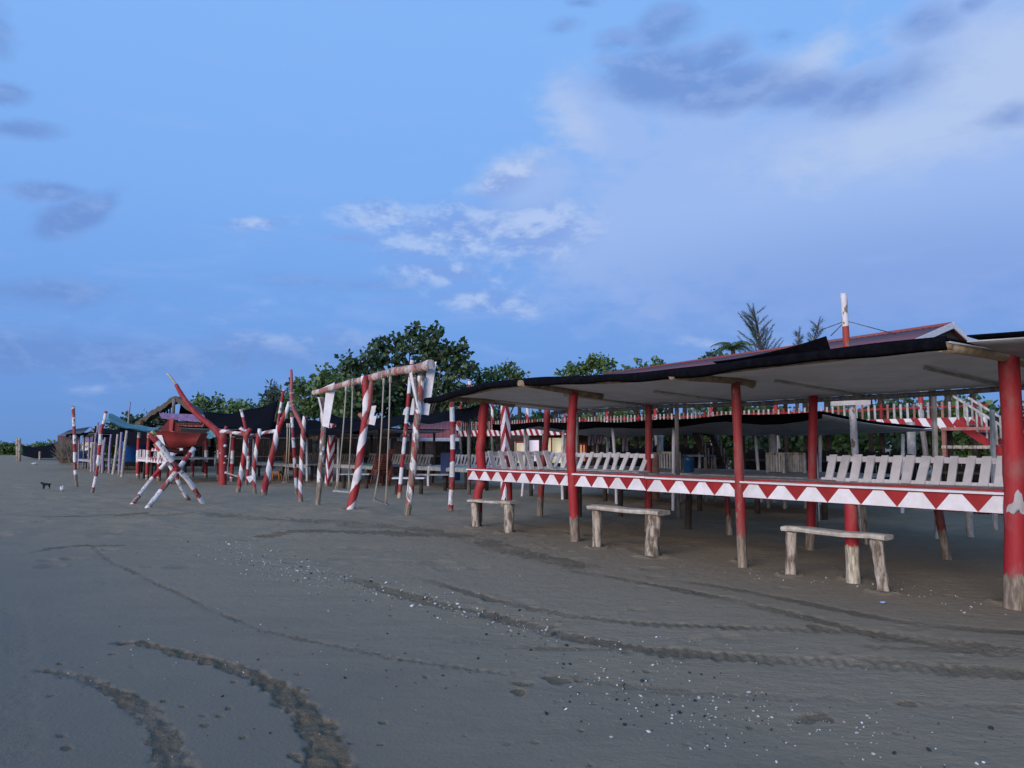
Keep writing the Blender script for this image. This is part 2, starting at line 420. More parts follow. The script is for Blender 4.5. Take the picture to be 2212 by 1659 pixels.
def leaf_mat(name, dark, mid, light):
    m, t, p = new_mat(name, 0.55, 0.35)
    gn = t.node('ShaderNodeNewGeometry')
    n = t.noise(gn.outputs['Position'], 0.9, 3)
    f = t.m('ADD', t.m('MULTIPLY', gn.outputs['Random Per Island'], 0.75), t.m('MULTIPLY', t.m('SUBTRACT', n, 0.5), 0.9))
    t.l.new(t.ramp(f, [(0.0, dark), (0.5, mid), (0.95, light)]), p.inputs['Base Color'])
    tr = t.node('ShaderNodeBsdfTranslucent'); t.put(tr.inputs[0], c4(light))
    mx = t.node('ShaderNodeMixShader'); mx.inputs[0].default_value = 0.18
    out = t.n['Material Output']
    t.l.new(p.outputs[0], mx.inputs[1]); t.l.new(tr.outputs[0], mx.inputs[2]); t.l.new(mx.outputs[0], out.inputs[0])
    return m
M_leafdark = leaf_mat('dark_broad_leaves', (0.026, 0.048, 0.024), (0.055, 0.100, 0.044), (0.10, 0.16, 0.062))
M_leafmid = leaf_mat('mid_green_leaves', (0.046, 0.084, 0.025), (0.095, 0.160, 0.046), (0.16, 0.24, 0.072))
M_leaffine = leaf_mat('grey_green_needles', (0.030, 0.050, 0.035), (0.055, 0.085, 0.06), (0.09, 0.13, 0.09))
M_bark = simple('bark', (0.14, 0.11, 0.09), (0.06, 0.05, 0.04), 7, 0.9, 0.02, (2, 2, 0.6))

# ------------------------------------------------------------------ ground
def vnoise(x, y, seed=0):
    xi = np.floor(x).astype(np.int64); yi = np.floor(y).astype(np.int64)
    xf = x - xi; yf = y - yi
    def h(a, b):
        k = (a * 374761393 + b * 668265263 + seed * 144665) & 0x7fffffff
        k = ((k ^ (k >> 13)) * 1274126177) & 0x7fffffff
        return ((k ^ (k >> 16)) & 0xffff) / 65535.0
    u = xf * xf * (3 - 2 * xf); v = yf * yf * (3 - 2 * yf)
    return (h(xi, yi) * (1 - u) + h(xi + 1, yi) * u) * (1 - v) + (h(xi, yi + 1) * (1 - u) + h(xi + 1, yi + 1) * u) * v - 0.5
def base_h(x, y):
    r = np.hypot(x, y); fade = np.clip(1.3 - r / 60, 0, 1)
    z = 0.035 * vnoise(x / 2.3, y / 2.3, 1) + 0.016 * vnoise(x / 0.7, y / 0.7, 2)
    # rougher, trampled dry sand near the huts (beyond about 13 m)
    rough = np.clip((r - 11) / 5, 0, 1)
    z = z + rough * (0.07 * vnoise(x / 1.1, y / 0.8, 3) + 0.045 * vnoise(x / 0.42, y / 0.4, 4))
    return z * fade
rings = [2.0]
while rings[-1] < 70: rings.append(rings[-1] * 1.0058)
while rings[-1] < 3500: rings.append(rings[-1] * 1.07)
fine = np.radians(np.arange(-39, 39.001, 0.145))
coarse = np.radians(np.arange(43, 317.1, 4.0))
angs = np.concatenate([fine, coarse])
R_, A_ = np.meshgrid(np.array(rings), angs, indexing='ij')
gx = (R_ * np.sin(A_)).ravel(); gy = (R_ * np.cos(A_)).ravel()
gz = base_h(gx, gy)
churn = np.zeros_like(gx)
def spline(pts, n=14):
    out = []
    for i in range(len(pts) - 1):
        p0 = pts[max(i - 1, 0)]; p1 = pts[i]; p2 = pts[i + 1]; p3 = pts[min(i + 2, len(pts) - 1)]
        for k in range(n):
            t = k / n
            out.append([0.5 * ((2 * p1[c]) + (p2[c] - p0[c]) * t + (2 * p0[c] - 5 * p1[c] + 4 * p2[c] - p3[c]) * t * t + (3 * p1[c] - p0[c] - 3 * p2[c] + p3[c]) * t ** 3) for c in (0, 1)])
    out.append(list(pts[-1])); return out
def track(vp, w0, w1, depth, colr, clod=0.0, tread=0.0):
    g = [G(*p) for p in spline(vp)]
    q = np.array([(p.x, p.y) for p in g]); n = len(q)
    lo = q.min(0) - 0.8; hi = q.max(0) + 0.8
    idx = np.where((gx > lo[0]) & (gx < hi[0]) & (gy > lo[1]) & (gy < hi[1]))[0]
    if not len(idx): return
    X, Y = gx[idx], gy[idx]
    best = np.full(len(idx), 1e9); bt = np.zeros(len(idx)); bl = np.zeros(len(idx)); acc = 0
    for i in range(n - 1):
        a, b = q[i], q[i + 1]; d = b - a; L2 = d @ d + 1e-12; L = math.sqrt(L2)
        t = np.clip(((X - a[0]) * d[0] + (Y - a[1]) * d[1]) / L2, 0, 1)
        ds = np.hypot(X - a[0] - t * d[0], Y - a[1] - t * d[1])
        k = ds < best
        best[k] = ds[k]; bt[k] = (i + t[k]) / (n - 1); bl[k] = acc + t[k] * L; acc += L
    wd = w0 + (w1 - w0) * bt
    wig = 0.30 * vnoise(X / 0.22, Y / 0.22, 11) + 0.75 * vnoise(X / 0.06, Y / 0.06, 12)
    e = best / wd + wig
    ends = np.clip(bt * 14, 0, 1) * np.clip((1 - bt) * 14 + (0.0 if w1 < w0 else 1), 0, 1)
    m = np.clip((1.05 - e) / 0.35, 0, 1) * ends
    patch = np.clip(0.85 + 0.7 * vnoise(bl / 0.55, bl * 0 + w0 * 31, 5) + 0.5 * vnoise(X / .3, Y / .3, 6), 0.4, 1)
    gz[idx] += m * (-depth * 0.30)
    if clod: gz[idx] += m * clod * 0.55 * (1.2 * vnoise(X / 0.035, Y / 0.035, 7) + 0.8 * vnoise(X / 0.08, Y / 0.08, 8) + 0.1)
    if tread: gz[idx] += m * tread * np.sin(bl * 2 * PI / 0.09)
    churn[idx] = np.maximum(churn[idx], m * patch * colr)
track([(225, 1388), (300, 1386), (400, 1410), (500, 1437), (580, 1475), (640, 1520), (690, 1580), (722, 1659), (735, 1750)], 0.045, 0.14, 0.022, 0.95, 0.045)
track([(60, 1446), (130, 1452), (215, 1475), (290, 1520), (345, 1575), (375, 1640), (388, 1740)], 0.045, 0.11, 0.015, 0.62, 0.03)
track([(185, 1165), (230, 1205), (330, 1255), (450, 1310), (560, 1355), (700, 1388), (860, 1418), (1000, 1440), (1150, 1462)], 0.05, 0.045, 0.012, 0.42, 0.010, 0.005)
track([(740, 1245), (830, 1272), (950, 1302), (1050, 1322), (1200, 1362), (1350, 1395), (1500, 1412), (1800, 1428), (2000, 1440), (2330, 1470)], 0.12, 0.15, 0.020, 0.55, 0.020, 0.006)
track([(940, 1372), (1080, 1390), (1250, 1400), (1420, 1405), (1600, 1420), (1900, 1432), (2330, 1455)], 0.07, 0.09, 0.012, 0.40, 0.010)
track([(880, 1240), (1000, 1276), (1130, 1306), (1300, 1336), (1500, 1352), (1700, 1360), (1900, 1370), (2100, 1392), (2330, 1420)], 0.08, 0.10, 0.018, 0.55, 0.016, 0.005)
track([(1180, 1225), (1350, 1250), (1500, 1280), (1640, 1312), (1780, 1345), (1900, 1372), (2050, 1395), (2330, 1430)], 0.10, 0.10, 0.020, 0.55, 0.018)
track([(1450, 1250), (1600, 1275), (1750, 1306), (1900, 1335), (2050, 1355), (2330, 1370)], 0.10, 0.11, 0.016, 0.55, 0.012)
track([(1150, 1455), (1300, 1472), (1450, 1490), (1650, 1500), (1850, 1510), (2080, 1522), (2330, 1530)], 0.07, 0.08, 0.010, 0.35, 0.010)
track([(1850, 1395), (2000, 1400), (2330, 1412)], 0.09, 0.10, 0.012, 0.6, 0.01)
track([(60, 1195), (150, 1182), (260, 1180)], 0.10, 0.12, 0.015, 0.75, 0.02)
track([(560, 1158), (640, 1150), (800, 1152), (980, 1160)], 0.28, 0.25, 0.02, 0.75, 0.03)
track([(30, 1300), (45, 1450), (40, 1640)], 0.10, 0.10, 0.008, 0.18, 0.004)
track([(200, 1120), (420, 1112), (700, 1128), (950, 1150), (1150, 1200), (1300, 1232)], 0.5, 0.25, 0.02, 0.5, 0.03)
track([(80, 1118), (210, 1112), (330, 1108)], 0.3, 0.2, 0.015, 0.6, 0.02)
def dents(n, box, smin, smax, dep, colr):
    (x0, y0, x1, y1) = box
    for _ in range(n):
        p = G(random.uniform(x0, x1), random.uniform(y0, y1)); sx = random.uniform(smin, smax); sy = sx * random.uniform(0.6, 1.4); a = random.uniform(0, PI)
        k = np.where((np.abs(gx - p.x) < 2.5 * smax) & (np.abs(gy - p.y) < 2.5 * smax))[0]
        if not len(k): continue
        X, Y = gx[k] - p.x, gy[k] - p.y
        u = (X * math.cos(a) + Y * math.sin(a)) / sx; v = (-X * math.sin(a) + Y * math.cos(a)) / sy
        d = np.hypot(u, v) + 0.5 * vnoise(gx[k] / (sx * .8), gy[k] / (sx * .8), 9)
        gz[k] += -dep * 0.6 * np.clip(1 - d, 0, 1) + dep * 0.15 * np.clip(1 - np.abs(d - 1.15) / 0.35, 0, 1)
        churn[k] = np.maximum(churn[k], np.clip((1.0 - d) * 2, 0, 1) * colr * random.uniform(.4, 1))
dents(110, (0, 1085, 1500, 1230), 0.07, 0.24, 0.035, 0.30)
dents(50, (1000, 1180, 2212, 1420), 0.05, 0.14, 0.025, 0.35)
dents(45, (50, 1230, 1300, 1500), 0.012, 0.04, 0.012, 0.6)
dents(35, (1000, 1400, 2212, 1659), 0.012, 0.04, 0.012, 0.6)
dents(26, (100, 1400, 900, 1659), 0.015, 0.04, 0.012, 0.9)
for bx_ in ((1120, 1475, 1165, 1500), (1740, 1535, 1790, 1550), (1930, 1508, 2010, 1520), (1160, 1458, 1220, 1475), (1750, 1350, 1790, 1360)):
    dents(3, bx_, 0.05, 0.09, 0.015, 1.0)
for (x_, y_, r_) in ((1242, 1158, .075), (1604, 1212, .06), (2194, 1303, .094), (1843, 1250, .072), (1029, 1140, .075), (1099, 1150, .09), (1290, 1183, .07), (1409, 1202, .1), (1708, 1243, .062), (1909, 1278, .062), (973, 1107, .06), (756, 1103, .1), (879, 1116, .07), (686, 1090, .06), (318, 1098, .06), (440, 1090, .06)):
    p_ = G(x_, y_); d_ = np.hypot(gx - p_.x, gy - p_.y); k = np.where(d_ < 0.5)[0]; e_ = d_[k] / r_ + 0.8 * vnoise(gx[k] / .09, gy[k] / .09, 21)
    gz[k] += 0.030 * np.clip(1 - np.abs(e_ - 1.9) / 1.0, 0, 1) - 0.02 * np.clip(1.25 - e_, 0, 1); churn[k] = np.maximum(churn[k], 0.55 * np.clip(2.4 - e_, 0, 1))
nr, na = len(rings), len(angs)
ii = np.arange(nr - 1)[:, None] * na; jj = np.arange(na)[None, :]; j2 = (jj + 1) % na
quads = np.stack([ii + jj, ii + j2, ii + na + j2, ii + na + jj], -1).reshape(-1, 4)[:, ::-1]
verts = np.stack([gx, gy, gz], -1)
nv0 = len(verts)
verts = np.vstack([verts, [[0, 0, 0]]])
churn = np.append(churn, 0)
tris = np.array([[nv0, (k + 1) % na, k] for k in range(na)])[:, ::-1]
gm = bpy.data.meshes.new('beach_sand')
nq, nt = len(quads), len(tris)
gm.vertices.add(len(verts)); gm.vertices.foreach_set('co', verts.ravel())
gm.loops.add(nq * 4 + nt * 3); gm.loops.foreach_set('vertex_index', np.concatenate([quads.ravel(), tris.ravel()]))
gm.polygons.add(nq + nt)
gm.polygons.foreach_set('loop_start', np.concatenate([np.arange(nq) * 4, nq * 4 + np.arange(nt) * 3]))
gm.polygons.foreach_set('use_smooth', np.ones(nq + nt, bool))
gm.update(calc_edges=True); gm.validate()
at = gm.attributes.new('churn', 'FLOAT', 'POINT'); at.data.foreach_set('value', churn)
sand = bpy.data.objects.new('beach_sand', gm); COL.objects.link(sand)
tag(sand, 'grey-brown damp beach sand with tyre tracks', None, None, 'structure')
def gh(x, y): return float(base_h(np.array([x]), np.array([y]))[0])

m, t, p = new_mat('beach_sand', 0.8, 0.25)
g = t.node('ShaderNodeNewGeometry').outputs['Position']
sp = t.node('ShaderNodeSeparateXYZ'); t.put(sp.inputs[0], g)
# the damp strip lies on the seaward side of the shell line (a real tide line running up the beach)
w0, w1 = G(380, 1165), G(2212, 1560)
dl = (w1 - w0).normalized(); nl = Vector((-dl.y, dl.x, 0))
side = t.m('ADD', t.m('ADD', t.m('MULTIPLY', sp.outputs[0], nl.x), t.m('MULTIPLY', sp.outputs[1], nl.y)), -(w0.x * nl.x + w0.y * nl.y))
n1 = t.noise(g, 0.45, 5, 0.6); n2 = t.noise(g, 3.5, 6, 0.65); n3 = t.noise(g, 38, 4, 0.7); n4 = t.noise(g, 170, 2, 0.7)
n5 = t.noise(t.mapping(g, rot=(0, 0, 0.5), scale=(0.6, 2.2, 1)), 1.4, 6, 0.65)
dry = t.smooth(t.m('ADD', side, t.m('MULTIPLY', t.m('SUBTRACT', n1, 0.5), 3.0)), -3.6, 0.6)
wet_c = t.mix(n2, (0.156, 0.130, 0.088), (0.180, 0.151, 0.105))
dry_c = t.mix(t.smooth(n5, 0.35, 0.7), (0.265, 0.216, 0.143), (0.350, 0.288, 0.195))
col = t.mix(dry, wet_c, dry_c)
ch = t.node('ShaderNodeAttribute', attribute_name='churn').outputs['Fac']
nm_ = t.noise(g, 21, 5, 0.7)
chm = t.m('MULTIPLY', t.smooth(t.m('ADD', t.m('MULTIPLY', ch, 1.25), t.m('MULTIPLY', t.m('SUBTRACT', nm_, 0.5), 1.5)), 0.15, 0.75), t.m('MULTIPLY', ch, 1.8, clamp=True))
col = t.mix(t.m('MULTIPLY', chm, 0.72), col, t.mix(t.smooth(nm_, 0.3, 0.7), (0.100, 0.079, 0.048), (0.160, 0.128, 0.080)))
far = t.smooth(t.vm('LENGTH', g), 14, 24)
n7 = t.noise(t.mapping(g, rot=(0, 0, 0.3), scale=(0.8, 2.0, 1)), 5, 7, 0.72)
col = t.mix(t.m('MULTIPLY', t.m('MULTIPLY', t.smooth(n7, 0.52, 0.66), dry), t.smooth(t.vm('LENGTH', g), 9, 14, 0.2, 0.65)), col, (0.135, 0.105, 0.065))
col = t.mix(t.m('MULTIPLY', t.m('MULTIPLY', t.smooth(n5, 0.45, 0.62), dry), 0.35), col, (0.165, 0.128, 0.080))
col = t.mix(t.m('MULTIPLY', t.smooth(n4, 0.4, 0.75), 0.30), col, t.mix(1.0, col, (0.55, 0.55, 0.55), 'MULTIPLY'))
t.l.new(col, p.inputs['Base Color'])
rg = t.mix(dry, (0.62, 0.62, 0.62), (0.95, 0.95, 0.95)); rg = t.mix(chm, rg, (0.95, 0.95, 0.95))
t.l.new(rg, p.inputs['Roughness'])
hh = t.m('ADD', t.m('MULTIPLY', n3, 0.5), t.m('ADD', t.m('MULTIPLY', n4, 0.12), t.m('MULTIPLY', t.m('MULTIPLY', n5, dry), 2.0)))
n6 = t.noise(t.mapping(g, rot=(0, 0, -0.25), scale=(1, 1.6, 1)), 7, 6, 0.7)
hh = t.m('ADD', hh, t.m('MULTIPLY', t.m('MULTIPLY', n6, dry), 3.2))
hh = t.m('ADD', hh, t.m('MULTIPLY', t.m('MULTIPLY', chm, nm_), 2.4))
bump(t, p, hh, 0.016, 0.8)
gm.materials.append(m)

# ------------------------------------------------------------------ generic builders
def ground_pt(p): return Vector((p.x, p.y, gh(p.x, p.y)))
def base_pts(pts):
    """sink the foot of a post below the sand"""
    p0, p1 = pts[0], pts[1]; d = (p0 - p1).normalized()
    return [p0 + d * 0.30] + pts
def post(parent, vpts, D, r0, r1, mat, name='post', sides=12, lump=0.05, jit=0.03, steps=4):
    pts = base_pts([P(x, y, D) for x, y in vpts])
    n = len(pts); rad = [r0 + (r1 - r0) * i / (n - 1) for i in range(n)]
    return MB().tube(pts, rad, sides, jit, 0.0, True, 0.0, steps, lump).build(name, mat, parent)
def pole(name, label, cat, vpts, r0, r1, mat, group=None, D=None, lump=0.04):
    D = D or Dg(vpts[0][1])
    pts = base_pts([P(x, y, D) for x, y in vpts]); n = len(pts)
    o = MB().tube(pts, [r0 + (r1 - r0) * i / (n - 1) for i in range(n)], 12, 0.02, 0.0, True, 0.0, 5, lump).build(name, mat, None, P(vpts[0][0], vpts[0][1], D))
    return tag(o, label, cat, group)
def rope(parent, pts, r=0.012, mat=None, name='rope'):
    return MB().tube(pts, r, 6).build(name, mat or M_rope, parent)
def noisy(p, a): return p + Vector((random.uniform(-a, a), random.uniform(-a, a), random.uniform(-a, a)))

# ------------------------------------------------------------------ front cottage
F0 = Vector((-0.767, 14.5, 0)); U = Vector((0.606, -0.795, 0)).normalized(); N = Vector((0.795, 0.606, 0)).normalized(); UP = Vector((0, 0, 1))
LEN = 9.15
def A(s, t_, z): return F0 + U * s + N * t_ + UP * z
def s_at(x, t_):
    k = (x - CX) / F_V; o = F0 + N * t_
    return (k * o.y - o.x) / (U.x - k * U.y)
c1 = thing('beach_cottage', A(0, 0, 0), 'long open cottage on red posts with triangle-painted front board and sagging white canopy', 'cottage')
DECKZ = lambda t_: 1.065 - 0.03 * t_
def fpost(xt, yt, xb, yb, t_, r, mat=M_red, mids=(), ztop=None, lump=0.05):
    D = A(s_at(xb, t_), t_, 0).y
    return post(c1, [(xb, yb)] + list(mids) + [(xt, yt)], D, r * 1.06, r * 0.96, mat, 'post', 14, lump)
fpost(1047, 866, 1030, 1136, 0.0, 0.088, M_red, [(1032, 1070), (1041, 1035), (1038, 985), (1037, 968), (1041, 945), (1043, 905)], lump=0.12)
fpost(1240, 848, 1242, 1158, 0.0, 0.075, M_red, [(1237, 1040), (1233, 985), (1235, 910)])
fpost(1589, 826, 1604, 1212, 0.0, 0.060, pole_mat('solid', (0.25, 0.026, 0.026), RED, bare=0.30, peel=0.60), [(1598, 1060), (1594, 950)])
fpost(2178, 766, 2194, 1303, 0.0, 0.094, M_red, [(2194, 1100), (2188, 950)])
fpost(1182, 868, 1166, 1113, 2.2, 0.066, pole_mat('solid', (0.28, 0.028, 0.028), RED, bare=0.35, peel=0.66), [(1172, 1010), (1180, 940)])
fpost(1401, 876, 1400, 1142, 2.2, 0.062, M_red, [(1401, 1020)])
fpost(1757, 853, 1750, 1183, 2.2, 0.064, M_red, [(1754, 1040)])
Dw = A(s_at(2194, 0), 0, 0).y - 0.09
pc_ = P(2193, 1085, Dw + 0.09)
def wrap(a, b):
    u_ = a * 2 - 1; h_ = 0.135 * (1 - abs(u_)) ** 0.8 + 0.02 + (0.05 if abs(u_) < 0.28 else 0)
    ang = -PI / 2 - 0.30 + u_ * 1.05; r_ = 0.104
    return Vector((pc_.x + math.cos(ang) * r_, pc_.y + math.sin(ang) * r_, pc_.z - 0.09 + h_ * b + 0.012 * math.sin(a * 17)))
MB().grid(wrap, 22, 5, 0.004).build('white_paint_patch', M_white, c1)
# short legs that stop at the deck
fpost(1838, 1083, 1843, 1250, 0.06, 0.072, pole_mat('solid', RED, RED, bare=0.33, peel=0.68, wood=(0.62, 0.56, 0.42)), [(1840, 1160)])
for (xb, yb, xt, t_, r, mt) in ((1102, 1128, 1100, 1.0, 0.055, M_red), (1486, 1143, 1490, 1.6, 0.06, M_wooddark), (1577, 1157, 1568, 2.1, 0.05, pole_mat('solid', (0.16, 0.02, 0.02), RED, bare=0.3, peel=0.6)),
                            (2046, 1208, 2018, 0.9, 0.055, pole_mat('solid', (0.16, 0.02, 0.02), RED, bare=0.35, peel=0.6)), (2096, 1156, 2090, 2.2, 0.06, M_whiteold), (1870, 1172, 1862, 2.0, 0.05, M_drift), (1252, 1118, 1252, 1.9, 0.05, M_wooddark), (1340, 1118, 1342, 2.0, 0.05, M_wooddark)):
    D = Dg(yb); z = 0.95; q = P(xt, 1050, D); q.z = z
    MB().tube(base_pts([P(xb, yb, D), q]), r, 10, 0.03, 0, True, 0, 4, 0.06).build('leg', mt, c1)
# deck planks, bearers, front board with its triangles
pw = 0.155
for k in range(14):
    t_ = 0.06 + k * 0.160
    for a, b in ((0.0, 3.02), (3.03, 6.1), (6.11, LEN)):
        piece('deck_plank', (b - a, pw, 0.024), M_deck, c1, A((a + b) / 2 + random.uniform(-.01, .01), t_, DECKZ(t_) - 0.012 + random.uniform(-.003, .003)), U, N + UP * -0.03, UP)
for t_ in (0.12, 1.15, 2.2):
    piece('bearer', (LEN - 0.2, 0.07, 0.09), M_wooddark, c1, A(LEN / 2, t_, DECKZ(t_) - 0.075), U, N, UP)
for k in range(12):
    piece('joist', (2.3, 0.05, 0.06), M_wooddark, c1, A(0.3 + k * 0.78, 1.15, DECKZ(1.15) - 0.152), N, U, UP)
segs = [(-0.02, 4.46, 0.0), (4.47, LEN, -0.006)]
for a, b, dz_ in segs:
    fb = piece('front_board', (b - a, 0.025, 0.175), M_redclean, c1, A((a + b) / 2, -0.045, 0.950 + dz_), U, N, UP)
    piece('top_ledge', (b - a, 0.085, 0.022), M_white, c1, A((a + b) / 2, -0.05, 1.052 + dz_), U, N, UP)
    piece('shadow_batten', (b - a, 0.03, 0.018), M_redclean, c1, A((a + b) / 2, -0.022, 1.073), U, N, UP)
    n = 12; stp = (b - a) / n
    for k in range(n):
        c = a + (k + 0.5) * stp; h = stp * 0.495; tp = stp * random.uniform(0.07, 0.10) * (1 + 0.9 * (c / LEN))
        q = [A(c - h, -0.061, 0.866 + dz_), A(c + h, -0.061, 0.866 + dz_), A(c + tp + random.uniform(-.01, .01), -0.061, 1.026 + dz_), A(c - tp, -0.061, 1.026 + dz_)]
        MB().slab(q, 0.005).build('triangle_panel', M_white, fb)
lb = piece('side_board', (2.25, 0.025, 0.175), M_redclean, c1, A(-0.035, 1.1, 0.925), N, U, UP)
# reclining backrests
def backrest(parent, fn, s0, s1, n, lean, mat=M_white, z0=None, h=0.36, wd=0.115, rail=True, along=None, out=None):
    for k in range(n):
        s = s0 + (s1 - s0) * (k + 0.5) / n + random.uniform(-.012, .012)
        b = fn(s); top = b + UP * h + out * lean
        ax = (top - b).normalized(); piece('backrest_slat', (wd * random.choice((0.88, 1.0, 1.0, 1.1)), 0.02, (top - b).length), mat, parent, (b + top) / 2 + UP * random.uniform(-.008, .008), (along + ax * random.uniform(-.09, .09)).normalized(), along.cross(ax) * -1, ax)
    if rail:
        for zf, hh_ in ((0.86, 0.075), (0.06, 0.05)):
            c = fn((s0 + s1) / 2) + UP * h * zf + out * (lean * zf + 0.03)
            piece('backrest_rail', (abs(s1 - s0) + 0.06, 0.03, hh_), mat, parent, c, along, out, UP)
zb = 1.0
backrest(c1, lambda s: A(s, 2.02, zb), s_at(1172, 2.02), s_at(1392, 2.02), 12, 0.19, along=U, out=N, wd=0.10)
backrest(c1, lambda s: A(s, 2.02, zb), s_at(1772, 2.02), LEN + 0.2, 19, 0.19, along=U, out=N, wd=0.11)
backrest(c1, lambda s: A(0.12, s, zb + 0.03), 0.35, 1.95, 7, 0.16, along=N, out=-U, wd=0.11)
piece('seat_board', (s_at(1392, 1.85) - s_at(1172, 1.85), 0.30, 0.02), M_deck, c1, A((s_at(1392, 1.85) + s_at(1172, 1.85)) / 2, 1.84, 1.035), U, N, UP)
# canopy: white tarpaulin under, black shade net over, sagging between the rafters
OV = lambda s: -(0.75 + 0.62 * min(max(s / 8.6, 0), 1))
def roof_z(s, t_):
    ov = OV(s); f = (t_ - ov) / (2.75 - ov)
    z = 2.47 - 0.42 * f
    if t_ < 0: z = 2.33 + (t_ / ov) * (-0.02 + 0.10 * math.exp(-((s - 2.6) / 2.0) ** 2))
    else: z = 2.33 - 0.12 * (t_ / 2.2)
    if s < 1.0: z -= 0.03 * max(0, -t_ / 0.75) * (1 - max(s, 0))
    ph = (s % 2.9) / 2.9
    z += -0.05 * math.sin(PI * ph) * math.sin(PI * f) + 0.003 * math.sin(s * 5.1 + t_ * 3) + 0.015 * math.sin(s * 0.9)
    return z
S0, S1 = -0.35, LEN - 0.02
def roof_pt(dz_, ovx=0.0, s0=S0, s1=S1):
    def f(a, b):
        s = s0 + (s1 - s0) * a; o = OV(s) - ovx; t_ = o + (2.5 - o) * b
        return A(s, t_, roof_z(s, t_) + dz_)
    return f
MB().grid(roof_pt(0.05), 60, 16, 0.01).build('canopy_tarpaulin', M_tarp, c1)
net = MB()
net.grid(roof_pt(0.075, 0.05), 60, 16, 0.012)
net.build('canopy_net', M_net, c1)
def valance(a, b):
    s = S0 + (S1 - S0) * a; o = OV(s) - 0.06
    drop = 0.105 + 0.012 * math.sin(s * 2.3) + 0.008 * math.sin(s * 6.1)
    return A(s, o - 0.03 * math.sin(b * PI), roof_z(s, o) + 0.09 - drop * b)
MB().grid(valance, 60, 4, 0.01).build('net_edge', M_net, c1)
MB().tube([A(S0 + (S1 - S0) * k / 16, OV(S0 + (S1 - S0) * k / 16) + 0.03, roof_z(S0 + (S1 - S0) * k / 16, OV(S0 + (S1 - S0) * k / 16)) + 0.005) for k in range(17)], 0.026, 8, 0.05, 0, True, 0, None, 0.08).build('edge_pole', M_wood, c1)
MB().tube([A(S0 + (S1 - S0) * k / 16, 2.28, roof_z(S0 + (S1 - S0) * k / 16, 2.28) - 0.02) for k in range(17)], 0.035, 8, 0.05).build('back_purlin', M_woodgrey, c1)
for xs, over, back in ((1040, 0.70, 0.75), (1240, 1.1, 0.6), (1596, 1.26, 0.30), (2184, 1.42, 0.9)):
    s = s_at(xs, 0); o = -over
    MB().tube([A(s, o, roof_z(s, o) + 0.01), A(s, 0, roof_z(s, 0) + 0.012), A(s, back, roof_z(s, back) + 0.0)], [0.05, 0.055, 0.06], 9, 0.06, 0, True, 0, 3, 0.05).build('rafter', M_wood if xs < 2100 else M_palewood, c1)
for s in (0.5, 2.4, 4.4, 6.4, 8.2):
    MB().tube([A(s, 0.2, roof_z(s, 0.2) + 0.01), A(s, 2.7, roof_z(s, 2.7) + 0.0)], 0.02, 8, 0.06).build('rafter', M_driftpale2, c1)
# torn flap of net standing up on the roof
def flap(a, b):
    p = P(1540 + 246 * a, 784 - 24 * a, 10.3 - 1.3 * a); h = 0.02 + 0.17 * a ** 1.8
    return p + UP * (h * (1 - b)) + N * (0.10 * b)
MB().grid(flap, 14, 4, 0.01).build('net_flap', M_net, c1)

# neighbouring cottage, only its canopy corner reaches into the picture
c2 = thing('beach_cottage', A(LEN + 0.55, 0, 0), 'black-roofed cottage corner at the right edge with a pale timber rafter', 'cottage')
def roof2(dz_):
    def f(a, b):
        s = LEN + 0.02 + 5.0 * a; t_ = -1.15 + 3.8 * b
        return A(s, t_, 2.33 - 0.05 * t_ - 0.03 * math.sin(a * PI * 2) + dz_)
    return f
MB().grid(roof2(0.0), 14, 12, 0.01).build('canopy_tarpaulin', M_tarpgrey, c2)
MB().grid(roof2(0.05), 14, 12, 0.012).build('canopy_net', M_net, c2)
for q_ in (0.5, 1.5, 2.5): MB().tube([A(LEN + q_, -1.1, 2.34), A(LEN + q_, 2.6, 2.14)], 0.05, 9, 0.05).build('rafter', M_wood, c2)
for s, t_ in ((LEN + 0.55, 2.2), (LEN + 4.6, 0), (LEN + 4.6, 2.2)):
    MB().tube([A(s, t_, -0.3), A(s, t_, 2.36 - .07 * t_)], 0.075, 12, 0.03, 0, True, 0, 4, 0.05).build('post', M_red, c2)

